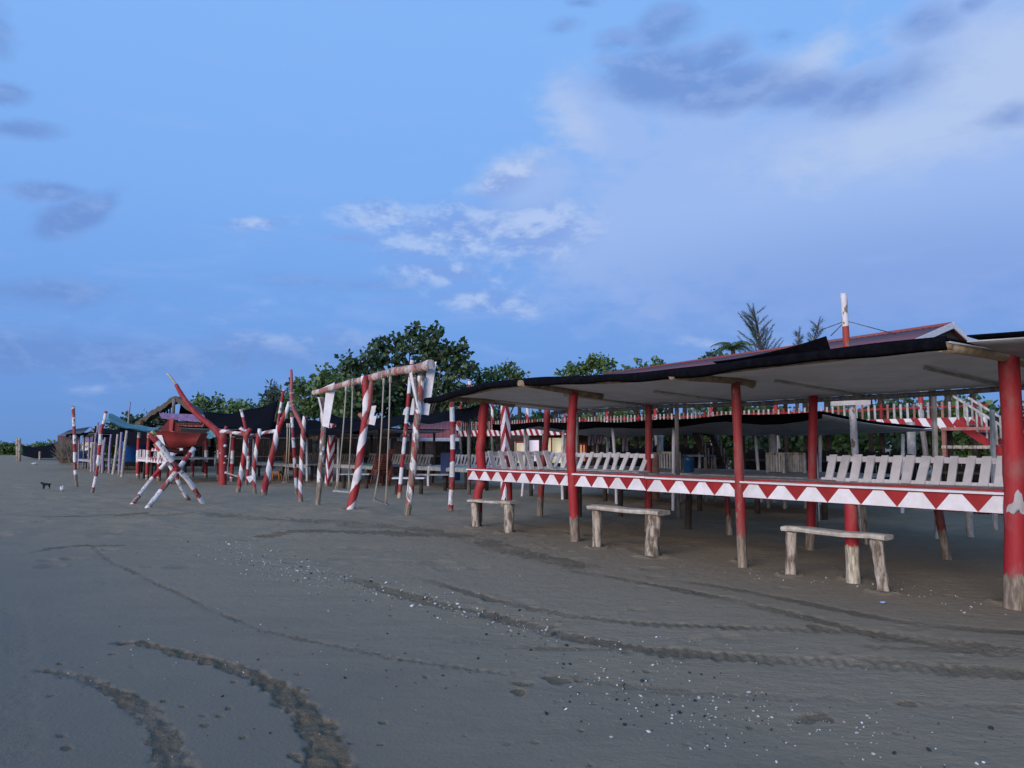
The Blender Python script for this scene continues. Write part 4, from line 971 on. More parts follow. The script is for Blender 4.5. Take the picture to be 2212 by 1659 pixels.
cF = cottage('dark net-roofed stall at the left with blue panels', P(168, 1020, 52), 8.0, 2.6, 2.2, 0.6, [M_purplepole, M_woodgrey], M_purple, npost=5, slats=False)

# ------------------------------------------------------------------ upper walkway with striped balustrade, red tin roof over it
W0 = Vector((-3.3, 46.0, 0)); WL = 28.9
def W(s, t_, z): return W0 + U * s + N * t_ + UP * z
wk = thing('upper_walkway', W(0, 0, 0), 'raised walkway with red and white striped edge and white pickets behind the cottages', 'walkway')
trim = MB()
for k in range(9):
    a, b = WL * k / 9, WL * (k + 1) / 9 - 0.02
    MB().slab([W(a, 0, 2.02), W(b, 0, 2.02), W(b, 0, 2.36), W(a, 0, 2.36)], 0.03).build('striped_board', M_trim, wk)
piece('walkway_floor', (WL, 2.2, 0.08), M_wooddark, wk, W(WL / 2, 1.15, 2.26), U, N, UP)
piece('hand_rail', (WL, 0.05, 0.06), M_redclean, wk, W(WL / 2, 0.04, 2.70), U, N, UP)
for k in range(int(WL / 0.215)):
    piece('picket', (0.07, 0.02, 0.50), (M_whiteold if k % 4 else M_pinkwood) if k % 17 else M_redclean, wk, W(0.1 + k * 0.215, 0.0, 2.60 + random.uniform(-.02, .02)), U, N, UP)
for k, s in enumerate((0.2, 3.4, 6.6, 9.6, 12.6, 15.6, 18.6, 21.6, 24.6, 26.9)):
    MB().tube([W(s, 0.12, -0.25), W(s + 0.1, 0.12, 1.2), W(s, 0.12, 2.2)], 0.085, 10, 0.03, 0, True, 0, 4, 0.05).build('support_post', M_woodgrey, wk)
    MB().tube([W(s, 0.16, 2.2), W(s, 0.16, 4.7)], 0.085, 10, 0.02, 0, True, 0, 4, 0.04).build('upper_post', SPI(0.9, 1, RED, 0.5, 0), wk)
    MB().tube([W(s, 2.1, -0.25), W(s, 2.1, 4.8)], 0.10, 8, 0.03).build('back_post', M_wooddark, wk)
# stair at the right end
st0 = WL - 0.6
for k in range(11):
    piece('stair_tread', (0.9, 0.28, 0.04), M_woodgrey, wk, W(st0 + 0.3 + k * 0.26, -0.55, 2.1 - k * 0.2), N, U, UP)
for t_ in (-0.05, -1.02):
    MB().beam(W(st0 + 0.1, t_, 2.2), W(st0 + 3.2, t_, -0.1), 0.05, 0.22).build('stair_stringer', M_redclean, wk)
    MB().beam(W(st0 + 0.1, t_, 2.95), W(st0 + 3.0, t_, 0.85), 0.05, 0.06).build('stair_rail', M_whiteold, wk)
    for k in range(12):
        s = st0 + 0.2 + k * 0.25
        piece('stair_picket', (0.05, 0.02, 0.85), M_whiteold, wk, W(s, t_, 2.5 - k * 0.185), U, N, UP)
# the stair's orange frame
for s, z in ((st0 - 0.1, 2.0), (st0 + 1.2, 2.0)):
    piece('frame_post', (0.10, 0.10, 2.0), M_pinkwood, wk, W(s, -1.3, 1.0), U, N, UP)
for z in (1.98, 1.45, 0.95):
    piece('frame_rail', (1.4, 0.06, 0.09), M_pinkwood if z > 1.9 else M_drift, wk, W(st0 + 0.55, -1.36, z), U, N, UP)
def tin_roof(parent, pts, n, mat, name='roof_sheet'):
    """corrugated slope from eave line (a,b) to ridge line (d,c)"""
    a, b, c, d = map(Vector, pts); L = (b - a).length; k = max(6, int(L / 0.11)); nm = (b - a).cross(d - a).normalized()
    if nm.z < 0: nm = -nm
    per = max(1, k // n)
    for q in range(n):
        u0, u1 = q / n, (q + 1) / n
        def f(x, y, u0=u0, u1=u1):
            u = u0 + (u1 - u0) * x * 1.0
            p = a + (b - a) * u; e = d + (c - d) * u
            return p + (e - p) * y + nm * (0.02 * math.sin(2 * PI * x * per / 2) + 0.006 * (q % 2))
        MB().grid(f, per * 2, 1, 0.006).build(name, mat, parent)
rr_ = thing('tin_roof_building', W(13, 3, 0), 'long red tin roof with white gable boards rising behind the canopies', 'roof')
tin_roof(rr_, [W(9.5, -0.6, 4.4), W(26.75, -0.6, 4.65), W(26.75, 3, 5.69), W(9.5, 3, 5.2)], 14, M_tin)
tin_roof(rr_, [W(9.5, 6.6, 4.3), W(26.75, 6.6, 4.5), W(26.75, 3, 5.69), W(9.5, 3, 5.2)], 14, M_tin)
for a, b in ((W(26.8, -0.65, 4.60), W(26.8, 3.0, 5.66)), (W(26.8, 6.6, 4.45), W(26.8, 3.0, 5.66))):
    MB().beam(a, b, 0.04, 0.20).build('gable_board', M_white, rr_)
MB().slab([W(26.6, 0.2, 4.75), W(26.6, 5.8, 4.7), W(26.6, 3, 5.55)], 0.04).build('gable_panel', M_wooddark, rr_)
MB().tube([W(9.5, 3, 5.22), W(26.75, 3, 5.71)], 0.07, 8).build('ridge_cap', M_tin, rr_)
for s in (10, 14, 18, 22, 26):
    MB().tube([W(s, 3, -0.2), W(s, 3, 5.1)], 0.12, 8).build('post', M_wooddark, rr_)
    MB().tube([W(s, 6.3, -0.2), W(s, 6.3, 4.2)], 0.10, 8).build('post', M_wooddark, rr_)

# smaller red tin roof with eave board, centre
kr = thing('tin_roof_hut', Vector((P(915, 985, 35).x, 35, 0)), 'low hut with red tin roof and pale eave board behind the swings', 'hut')
tin_roof(kr, [P(858, 948, 33.6), P(992, 948, 32.6), P(975, 898, 37), P(905, 900, 37.5)], 8, M_tin)
MB().beam(P(858, 949.5, 33.5), P(992, 949.5, 32.5), 0.05, 0.14).build('eave_board', M_tingrey, kr)
tin_roof(kr, [P(800, 936, 36.5), P(872, 934, 36), P(862, 920, 38.5), P(815, 922, 38.5)], 4, M_tingrey, 'pale_sheet')
for x in (870, 915, 960, 985):
    q = P(x, 990, 34.6); MB().tube([Vector((q.x, q.y, -0.2)), Vector((q.x, q.y, 1.9))], 0.07, 8, 0.04).build('post', M_wooddark, kr)
piece('back_wall', (3.2, 0.08, 1.7), M_wooddark, kr, Vector((P(920, 960, 38.5).x, 38.5, 0.85)), Vector((1, 0, 0)), Vector((0, 1, 0)), UP)

# lamp-lit stall seen through the front cottage
ks = thing('lit_stall', P(1180, 985, 40), 'small stall with lamp-lit cream wall and red window frames', 'stall')
Dk = 40.0
def kpanel(x0, y0, x1, y1, mat, name, dd=0.0, th=0.06): return MB().slab([P(x0, y0, Dk + dd), P(x1, y0, Dk + dd), P(x1, y1, Dk + dd), P(x0, y1, Dk + dd)], th).build(name, mat, ks)
kpanel(1080, 940, 1300, 1015, M_wooddark, 'back_wall', 0.9)
kpanel(1112, 954, 1136, 1000, M_lit, 'lit_wall', 0.3)
kpanel(1142, 951, 1164, 996, M_litpink, 'pale_panel', 0.0)
kpanel(1184, 946, 1220, 1000, M_lit, 'lit_wall', 0.3)
kpanel(1249, 958, 1267, 996, M_litorange, 'lit_window', 0.3)
for x0, x1, y0, y1 in ((1113, 1136, 953, 957), (1113, 1116, 953, 996), (1132, 1136, 953, 996), (1190, 1193, 944, 1000), (1250, 1253, 960, 996), (1257, 1260, 960, 996), (1263, 1267, 960, 996), (1249, 1267, 957, 961)):
    kpanel(x0, y0, x1, y1, M_redclean, 'window_frame', -0.02, 0.08)
kpanel(1168, 925, 1196, 937, M_tarpgrey, 'hanging_board', -0.6)
for x in (1090, 1140, 1175, 1230, 1290):
    q = P(x, 990, Dk - .3); MB().tube([Vector((q.x, q.y, -0.2)), Vector((q.x, q.y, 2.0))], 0.09, 8).build('post', M_woodgrey, ks)

# chevron painted square pillars
def pillar(label, x, yb, yt, wd, per, sign, lean=0):
    D = Dg(yb); b = P(x, yb, D); t_ = P(x + lean, yt, D)
    o = MB().tube([b - UP * 0.3, b, t_], wd * 0.707, 4, 0, 0, False, PI / 4 - 0.0 + 0.78).build('chevron_pillar', pole_mat('chevron', RED, WHITE, per, 0.5, 0.1, 0.12, 0.66, sign), None, b)
    tag(o, label, 'pillar', 'chevron painted pillars')
pillar('square red pillar with white chevrons behind the front cottage, left end', 1092, 1094, 872, 0.17, 0.62, 1)
pillar('square red and white chevron pillar between the two swing frames', 709, 1050, 915, 0.20, 0.62, -1, 9)
for x, y, lab in ((990, 905, 'short spiral striped post at the left end of the upper walkway'),):
    D = 45; b = P(x - 6, 1010, D); e = P(x, y, D)
    o = MB().tube([Vector((b.x, b.y, -.2)), (b + e) / 2, e], 0.11, 10, 0.02, 0, True, 0, 4).build('striped_post', SPI(0.8, 1, RED, 0.5, 1.6, 0.6), None, Vector((b.x, b.y, 0)))
    tag(o, lab, 'post')

# ------------------------------------------------------------------ furniture between the huts
def stool(label, x, y, w_, h, mat):
    c = G(x, y); s_ = thing('plastic_stool', c, label, 'stool', 'plastic stools')
    a = w_ / 2
    MB().slab([c + Vector((-a * .8, -a * .8, h)), c + Vector((a * .8, -a * .8, h)), c + Vector((a * .8, a * .8, h)), c + Vector((-a * .8, a * .8, h))], 0.04).build('seat', mat, s_)
    for i in (-1, 1):
        for j in (-1, 1):
            MB().tube([c + Vector((i * a, j * a, -.02)), c + Vector((i * a * .78, j * a * .78, h))], 0.035, 6).build('leg', mat, s_)
        MB().beam(c + Vector((-a * .8, i * a * .8, h * .9)), c + Vector((a * .8, i * a * .8, h * .9)), 0.03, 0.08).build('apron', mat, s_)
stool('orange plastic stool on the sand behind the thick leaning post', 596, 1039, 0.42, 0.40, M_orange)
def chair_mesh(c, rz, tilt, mat, parent, sc=1.0):
    R = Matrix.Rotation(rz, 3, 'Z'); T = lambda x, y, z: c + R @ Vector((x * sc, y * sc, z * sc))
    mb = MB()
    mb.slab([T(-.2, -.2, .40), T(.2, -.2, .40), T(.2, .2, .38), T(-.2, .2, .38)], 0.03)
    mb.slab([T(-.2, .2, .40), T(.2, .2, .40), T(.19, .30, .80), T(-.19, .30, .80)], 0.03)
    for i in (-1, 1):
        mb.tube([T(i * .24, -.24, 0), T(i * .2, -.18, .40)], 0.024, 6); mb.tube([T(i * .24, .26, 0), T(i * .2, .2, .40)], 0.024, 6)
        mb.tube([T(i * .25, -.2, .40), T(i * .25, -.16, .60), T(i * .25, .24, .62)], 0.022, 6)
    return mb
ORD = ['lowest', 'second', 'third', 'fourth', 'fifth', 'sixth', 'seventh', 'eighth', 'ninth', 'tenth', 'eleventh', 'twelfth']
def chair_stack(label, x, y, n, mat, rz, sc=1.0, dz_=0.075, gname='chair stacks'):
    c = G(x, y)
    for k in range(n):
        cc = c + UP * (dz_ * k) + Matrix.Rotation(rz, 3, 'Z') @ Vector((0, 0.018 * k, 0))
        o = chair_mesh(cc, rz + random.uniform(-.04, .04), 0, mat, None, sc).build('plastic_chair', mat, None, cc)
        tag(o, ('topmost ' if k == n - 1 else ORD[k] + ' ') + label + ('' if k in (0, n - 1) else ''), 'chair', gname)
chair_stack('orange plastic chair up in the stack behind the left rope swing', 628, 1034, 7, M_orange, 0.6, 1.0, 0.07, 'stacked orange chairs')
chair_stack('brown plastic chair up in the stack behind the big swing', 820, 1050, 9, M_brownplastic, -0.9, 1.05, 0.065, 'stacked brown chairs')
def table(label, x0, x1, y, D, h, mat, wd=0.5):
    a, b = P(x0, y, D), P(x1, y, D); a.z = b.z = h
    t_ = thing('plank_table', Vector(((a.x + b.x) / 2, D, 0)), label, 'table', 'low plank tables')
    for k in range(3): piece('plank', ((b - a).length, wd / 3 - .01, 0.04), mat, t_, (a + b) / 2 + Vector((0, (k - 1) * wd / 3, 0)), (b - a).normalized(), Vector((0, 1, 0)), UP)
    for f in (0.12, 0.88):
        q = a + (b - a) * f; MB().tube([Vector((q.x, q.y, -.2)), Vector((q.x, q.y, h - .02))], 0.06, 8, 0.05).build('leg', M_wooddark, t_)
table('low pale plank table behind the left rope swing of the big frame', 736, 800, 1024, 27, 0.5, M_whiteold)
table('low white plank table behind the tall banded pole', 849, 918, 1032, 23.8, 0.5, M_white)
table('low pale plank table beside the blue tarpaulin box', 901, 970, 1026, 26.5, 0.5, M_whiteold)
table('green topped table behind the middle swing post', 770, 830, 1003, 31, 0.74, M_greenwood, 0.8)
# blue covered box and navy curtain
D = 27.5
o = MB().box(P(962, 1003, D) + Vector((0, 0.3, 0)), (0.17, 0, 0), (0, 0.3, 0), (0, 0, 0.40)).build('covered_box', simple('blue_tarpaulin', (0.012, 0.035, 0.11), (0.008, 0.02, 0.06), 5, 0.6, 0.01), None, Vector((P(962, 1003, D).x, D, 0)))
tag(o, 'blue tarpaulin covered box left of the banded canopy pole', 'box')
def drum(label, x, y, r, h, mat, z0=0.0, D=None):
    c = G(x, y) if D is None else P(x, y, D); c.z = z0
    o = MB().tube([c, c + UP * .03, c + UP * h * .33, c + UP * h * .35, c + UP * h * .66, c + UP * h * .68, c + UP * (h - .03), c + UP * h], [r * .96, r, r, r * 1.05, r, r * 1.05, r, r * .9], 18).build('plastic_drum', mat, None, c)
    return tag(o, label, 'drum', 'blue plastic drums')
drum('dark navy drum just right of the banded canopy pole', 988, 1037, 0.12, 1.35, M_navy)
drum('blue plastic drum behind the leftmost banded pole', 172, 1000, 0.55, 1.05, M_blue)
drum('wide blue plastic tank left of the triangle-board cottage', 284, 1005, 0.62, 1.1, M_blue, 0.6, 42)
drum('blue plastic jug standing behind the front deck gap', 1488, 1018, 0.11, 0.34, simple('bright_blue_plastic', (0.012, 0.08, 0.20), (0.01, 0.05, 0.13), 3, 0.35), 0.9, 17.5)
st_ = P(1416, 1020, 15.6)
o = MB().tube([Vector((st_.x, st_.y, .4)), Vector((st_.x, st_.y, 0.9)), Vector((st_.x, st_.y, 1.12)), Vector((st_.x, st_.y, 1.28)), Vector((st_.x, st_.y, 1.36))], [0.07, 0.07, 0.075, 0.07, 0.05], 12, 0.05).build('timber_stump', M_clay, None, Vector((st_.x, st_.y, 0.4)))
tag(o, 'pinkish rounded timber stump just right of the middle red post', 'stump')
# picket rails on the second-row cottage
for x0, x1, n, t_ in ((1420, 1466, 8, 8.0), (1655, 1690, 6, 8.0), (1694, 1735, 8, 8.3)):
    s0, s1 = s_at(x0, t_), s_at(x1, t_)
    rl = thing('picket_rail', A(s0, t_, 0), 'low picket rail on the second-row cottage, ' + {1420: 'leftmost of three', 1655: 'middle of three', 1694: 'rightmost of three'}[x0], 'railing', 'picket rails of the second row')
    piece('top_rail', (s1 - s0, 0.06, 0.06), M_drift, rl, A((s0 + s1) / 2, t_, 1.30), U, N, UP)
    for k in range(n): piece('picket', (0.05, 0.02, 0.42), M_whiteold, rl, A(s0 + (s1 - s0) * (k + .5) / n, t_, 1.08), U, N, UP)
    for s in (s0, s1): MB().tube([A(s, t_, -0.2), A(s, t_, 1.32)], 0.04, 8).build('rail_post', M_whiteold, rl)
for (x, yt, t_, lab) in ((1967, 912, 11.0, 'thick grey-white post behind the right bench'), (1668, 905, 9.5, 'grey post in the shade behind the second-row cottage'), (1425, 915, 10.0, 'leaning grey post behind the left bench end')):
    s = s_at(x, t_); b = A(s, t_, -0.2); e = P(x, yt, A(s, t_, 0).y)
    o = MB().tube([b, (b + e) / 2, e], 0.10, 10, 0.03, 0, True, 0, 4, 0.04).build('grey_post', M_whiteold, None, A(s, t_, 0)); tag(o, lab, 'post')

# ------------------------------------------------------------------ added dark screens standing in for shade, and clutter behind the cottages
M_shadefill = simple('shade_fill_black', (0.022, 0.018, 0.016), (0.010, 0.009, 0.008), 6, 0.9, spec=0.1)  # near-black colour stands in for the shade inside the huts
def screen(label, a, b, h, mat=M_shadefill):
    a, b = Vector(a), Vector(b); sc_ = thing('shade_fill_screen', a, label, 'screen', 'added dark shade-fill screens'); d = (b - a); L_ = d.length; d.normalize(); nn_ = Vector((-d.y, d.x, 0))
    mb = MB(); n = int(L_ / 0.09)
    for k in range(n):
        c_ = a + d * (0.045 + k * 0.09); hh_ = h + random.uniform(-.1, .06)
        mb.box(c_ + UP * (hh_ / 2 - .1) + nn_ * random.uniform(-.01, .01), d * 0.038, nn_ * 0.012, UP * (hh_ / 2 + .1))
    tag(mb.build('shade_fill_slats', mat, sc_), kind='stuff')
    for z in (0.35, h * 0.8): piece('cross_rail', (L_, 0.04, 0.06), M_wooddark, sc_, (a + b) / 2 + UP * z - nn_ * 0.05, d, nn_, UP)
screen('added dark screen standing in for shade behind the left half of the second-row cottage', A(-7.5, 10.6, 0), A(-2.2, 10.6, 0), 1.5)
screen('added dark screen standing in for shade behind the right half of the second-row cottage', A(-1.8, 10.9, 0), A(3.2, 10.9, 0), 1.35)
screen('added dark screen standing in for shade behind the right bench of the front cottage', A(3.8, 10.5, 0), A(9.5, 10.5, 0), 1.1)
screen('added dark screen standing in for shade behind the red tin hut and swings', P(660, 1000, 41), P(990, 1000, 38), 1.6)
screen('added dark screen standing in for shade behind the orange chairs', P(470, 1000, 44), P(650, 1000, 42), 1.7)
screen('added dark screen standing in for shade behind the triangle-board cottage', P(270, 1000, 46), P(465, 1000, 45), 1.8)
# blue-grey table and a dark stair in the shade
ds = A(s_at(1500, 8.6), 8.6, 0); dt_ = thing('shade_table', ds, 'blue-grey plank table in the shade right of the blue jug', 'table')
q0, q1 = A(s_at(1482, 8.6), 8.6, 1.22), A(s_at(1532, 8.6), 8.6, 1.22)
piece('table_top', ((q1 - q0).length, 0.5, 0.05), simple('blue_grey_paint', (0.16, 0.20, 0.26), (0.1, 0.13, 0.17), 5), dt_, (q0 + q1) / 2, U, N, UP)
for q in (q0, q1):
    for t_ in (-.2, .2): MB().beam(q + N * t_ - UP * 1.42, q + N * t_ - UP * .03, 0.06, 0.06, (0, 1, 0)).build('leg', M_woodgrey, dt_)
sr = thing('shade_stair', A(s_at(1540, 9.6), 9.6, 0), 'dark steep stair with pale balusters in the shade behind the deck gap', 'stair')
sa, sb = A(s_at(1562, 9.6), 9.6, 0.1), A(s_at(1512, 9.6), 9.6, 2.15)
for t_ in (-.35, .35):
    MB().beam(sa + N * t_, sb + N * t_, 0.05, 0.18).build('stringer', M_wooddark, sr)
    for k in range(8):
        c_ = sa.lerp(sb, (k + .5) / 8) + N * t_; piece('baluster', (0.04, 0.02, 0.6), M_woodgrey, sr, c_ + UP * .38, U, N, UP)
for k in range(9): piece('tread', (0.7, 0.2, 0.035), M_wooddark, sr, sa.lerp(sb, (k + .5) / 9), N, U, UP)
for k, (x, y0, y1, lab) in enumerate(((1276, 937, 962, 'grey cloth'), (1288, 935, 957, 'lilac cloth'), (1300, 940, 958, 'white cloth'), (1350, 940, 975, 'pale purple cloth'))):
    D = 24; mt_ = simple('hung_cloth', (0.30 + .05 * k, 0.28, 0.34), (0.2, 0.19, 0.24), 4)
    def hc(a, b, x=x, y0=y0, y1=y1): return P(x - 6 + 12 * a, y0 + (y1 - y0) * b, D) + Vector((0, 0.05 * math.sin(a * 9 + b * 3), 0))
    o = MB().grid(hc, 6, 5, 0.01).build('hanging_cloth', mt_, None, P(x, y1, D)); tag(o, lab + ' hung in the shade behind the left bench, ' + ('first', 'second', 'third', 'last')[k] + ' from the left', 'cloth', 'hung cloths')

# ------------------------------------------------------------------ black shade nets
def sail(label, corners, sag, mat=M_net, name='shade_net', nu=16, nv=8, group='black shade nets'):
    c = [P(x, y, D) for x, y, D in corners]
    def f(a, b):
        p = (c[0] * (1 - a) + c[1] * a) * (1 - b) + (c[3] * (1 - a) + c[2] * a) * b
        return p - UP * (sag * math.sin(PI * a) * (0.4 + 0.6 * math.sin(PI * min(b + .2, 1)))) + Vector((0, 0, 0.03 * math.sin(13 * a + 7 * b)))
    o = MB().grid(f, nu, nv, 0.012).build(name, mat, None, Vector((c[3].x, c[3].y, 0)))
    return tag(o, label, 'shade net' if mat is M_net else 'tarpaulin', group)
def unseen_net(a, b):  # added net, kept out of view, to darken the sand behind the deck
    s_ = -2.0 + 13.0 * a; t_ = 2.75 + 3.0 * b
    return A(s_, t_, 2.60 - 0.03 * math.sin(PI * b) + 0.015 * math.sin(a * 20))
o = MB().grid(unseen_net, 26, 8, 0.012).build('shade_net', M_net, None, A(-2, 2.75, 0)); tag(o, 'added unseen black net darkening the sand behind the front cottage', 'shade net', 'black shade nets')
for k in range(5): MB().tube([A(-1.8 + 3.1 * k, 4.3, -.2), A(-1.8 + 3.1 * k, 4.3, 2.57)], 0.045, 8, .04).build('added_net_pole', M_woodgrey, o)  # poles added to carry the unseen net
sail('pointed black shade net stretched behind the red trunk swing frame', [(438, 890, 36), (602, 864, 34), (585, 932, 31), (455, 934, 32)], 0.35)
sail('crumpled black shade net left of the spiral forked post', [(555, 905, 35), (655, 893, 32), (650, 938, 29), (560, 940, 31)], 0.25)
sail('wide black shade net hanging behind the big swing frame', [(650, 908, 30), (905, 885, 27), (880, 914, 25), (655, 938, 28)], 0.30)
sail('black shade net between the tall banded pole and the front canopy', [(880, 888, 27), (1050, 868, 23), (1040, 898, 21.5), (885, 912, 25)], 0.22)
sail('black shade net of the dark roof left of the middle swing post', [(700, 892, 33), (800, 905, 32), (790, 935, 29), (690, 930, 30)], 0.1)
sail('teal tarpaulin stretched from the bent banded pole to the boat ride', [(237, 892, 26.0), (349, 921, 29), (335, 930, 27), (229, 909, 24.5)], 0.25, M_teal, 'tarpaulin', group='tarpaulins')
sail('pale teal tarpaulin corner right of the boat ride', [(437, 945, 30), (455, 925, 31), (475, 938, 30), (460, 946, 29)], 0.05, M_teal, 'tarpaulin', group='tarpaulins')
sail('distant black shade net near the far left posts', [(48, 962, 90), (132, 950, 80), (134, 985, 76), (50, 985, 84)], 0.6)
sail('dark shade net in front of the thatched hut', [(205, 922, 50), (330, 915, 40), (325, 960, 38), (200, 955, 46)], 0.3)
# black pyramid canopy with spike, behind the front canopy
pk = P(1014, 838, 24)
py = thing('pyramid_canopy', Vector((pk.x, 24, 0)), 'small black pyramid canopy with red and white finial', 'canopy')
cr = [P(968, 863, 22.5), P(1050, 858, 22.5), P(1062, 856, 26), P(985, 862, 26)]
for i in range(4):
    MB().slab([cr[i], cr[(i + 1) % 4], pk], 0.012).build('canopy_side', M_net, py)
MB().tube([Vector((pk.x, 24, -.2)), pk + UP * 0.02], 0.06, 9).build('pole', M_woodgrey, py)
MB().tube([pk - UP * .05, P(1015, 822, 24)], 0.055, 9).build('finial', pole_mat('band', RED, WHITE, 0.22, .5, .3, 0, .7), py)

# ------------------------------------------------------------------ left: thatched hut, far house, stick fence
th_ = thing('thatched_hut', P(372, 1010, 44), 'open hut with steep thatched roof and purple fascia board', 'hut')
def tp_(x, y, D): return P(x, y, D)
ridge0, ridge1 = tp_(377, 856, 43), tp_(392, 858, 50)
for (e0, e1) in ((tp_(291, 914, 43), tp_(310, 912, 50)), (tp_(452, 908, 43), tp_(466, 906, 50))):
    def f(a, b, e0=e0, e1=e1):
        p = ridge0 * (1 - b) + ridge1 * b; q = e0 * (1 - b) + e1 * b
        return p + (q - p) * a + UP * (0.12 * math.sin(a * 14) * 0.2 + random.uniform(-.05, .05) + 0.05 * math.sin(PI * a))
    MB().grid(f, 14, 8, 0.30, False).build('thatch_slope', M_thatch, th_)
MB().slab([tp_(344, 892, 42.6), tp_(444, 896, 42.6), tp_(454, 914, 42.6), tp_(349, 904, 42.6)], 0.05).build('purple_fascia', M_purple, th_)
MB().tube([tp_(374, 895, 43), tp_(376, 862, 43)], 0.09, 8).build('king_post', M_woodgrey, th_)
MB().slab([tp_(392, 864, 49.5), tp_(385, 905, 49.5), tp_(448, 905, 49.5)], 0.05).build('gable_shade_fill', M_wooddark, th_)  # dark panel added in place of the hut's shaded interior
for x in (355, 361, 367): MB().tube([tp_(x, 895, 49), tp_(x + 1, 870, 49)], 0.05, 7).build('gable_stick', M_wooddark, th_)
for x, D in ((305, 43), (340, 43), (400, 43), (440, 43), (320, 50), (445, 50)):
    q = P(x, 990, D); MB().tube([Vector((q.x, q.y, -.2)), Vector((q.x, q.y, 2.9))], 0.10, 8).build('post', M_wooddark, th_)
MB().slab([tp_(350, 910, 44), tp_(455, 912, 44), tp_(455, 965, 44), tp_(350, 965, 44)], 0.05).build('lattice_back', M_wooddark, th_)
for k in range(9):
    x = 388 + k * 6
    for sg in (-1, 1): MB().beam(tp_(x - sg * 4, 915, 42.8), tp_(x + sg * 4, 932, 42.8), 0.03, 0.05).build('lattice_strip', M_redclean if k % 2 else M_pinkwood, th_)
fh = thing('far_house', P(170, 985, 75), 'distant small house with grey gable roof beyond the leftmost pole', 'house')
Dh = 75
MB().slab([P(178, 944, Dh), P(215, 944, Dh), P(215, 990, Dh), P(178, 990, Dh)], 0.1).build('wall', M_white, fh)
MB().slab([P(178, 944, Dh), P(215, 944, Dh), P(203, 925, Dh)], 0.1).build('gable', simple('tan_board', (0.30, 0.25, 0.2), (0.2, 0.16, 0.13), 2), fh)
tin_roof(fh, [P(125, 941, Dh - 1), P(172, 943, Dh - 3), P(195, 922, Dh + 1), P(150, 929, Dh + 2)], 4, simple('grey_tin', (0.16, 0.15, 0.15), (0.10, 0.09, 0.09), 1), 'roof_sheet')
tin_roof(fh, [P(216, 943, Dh - 3), P(217, 943, Dh + 3), P(196, 922, Dh + 3), P(195, 922, Dh - 3)], 2, simple('grey_tin_b', (0.16, 0.15, 0.15), (0.10, 0.09, 0.09), 1), 'roof_sheet')
MB().slab([P(125, 941, Dh), P(172, 944, Dh), P(172, 990, Dh), P(125, 990, Dh)], 0.1).build('side_wall', simple('dull_purple_board', (0.12, 0.08, 0.1), (0.07, 0.05, 0.06), 2), fh)
th2 = thing('dry_frond_heap', P(148, 1000, 60), 'heap of dry palm fronds leaning against the far shelter', 'fronds')
mb = MB()
for k in range(240):
    b = P(random.uniform(128, 165), random.uniform(975, 1002), 60 + random.uniform(-2, 2)); e = b + Vector((random.uniform(-.9, .9), random.uniform(-.5, .5), random.uniform(0.3, 1.5)))
    sd_ = Vector((0.07, 0, 0.02)); mb.face([len(mb.v), len(mb.v) + 1, len(mb.v) + 2]); mb.v += [b - sd_, b + sd_, e]
mb.build('fronds', M_thatch, th2)
MB().slab([P(186, 945, 54), P(258, 948, 50), P(258, 957, 50), P(184, 955, 54)], 0.05).build('purple_board', M_purple, None, P(186, 955, 54))
tag(bpy.data.objects['purple_board'], 'long purple board across the stick-fence shelter', 'board')
sticks = [(197, 1019, 199, 960), (203, 1020, 207, 935), (208, 1022, 215, 918), (214, 1020, 222, 950), (221, 1022, 227, 945), (236, 1022, 240, 938), (244, 1024, 254, 938), (249, 1002, 262, 950), (257, 1026, 263, 928), (263, 1030, 274, 930), (206, 1016, 212, 912), (271, 870 + 150, 281, 868)]
for i, (xb, yb, xt, yt) in enumerate(sticks):
    D = Dg(max(yb, 1008)) if i != 11 else 52
    ptb = P(xb, yb, D); e = P(xt, yt, D)
    o = MB().tube([ptb - UP * .3, ptb, (ptb + e) / 2 + Vector((random.uniform(-.05, .05), 0, 0)), e], [0.075, 0.075, 0.065, 0.05], 8, 0.05, 0, True, 0, 3, 0.08).build('fence_stick', M_purplepole if i % 3 else M_driftpale, None, ptb)
    rk = sorted(q[0] for q in sticks).index(xb)
    tag(o, ('leftmost' if rk == 0 else 'rightmost, tallest' if rk == 11 else ORD[rk]) + ' weathered stick' + ('' if rk in (0, 11) else ' from the left') + ' in the rough purplish stick fence', 'stick', 'stick fence stakes')
fp = thing('far_post', P(40, 994, 70), 'pair of distant pale posts near the left edge', 'posts')
for a in (-1.5, 2.5): MB().tube([P(40 + a, 996, 72) - UP * .3, P(39 + a * 1.3, 947, 72)], 0.13, 8, 0.05).build('post', M_drift, fp)
o = MB().tube([P(86, 996, 80) - UP * .3, P(86, 975, 80)], 0.1, 8).build('far_stake', M_drift, None, P(86, 996, 80)); tag(o, 'single short distant stake before the black net', 'stake')

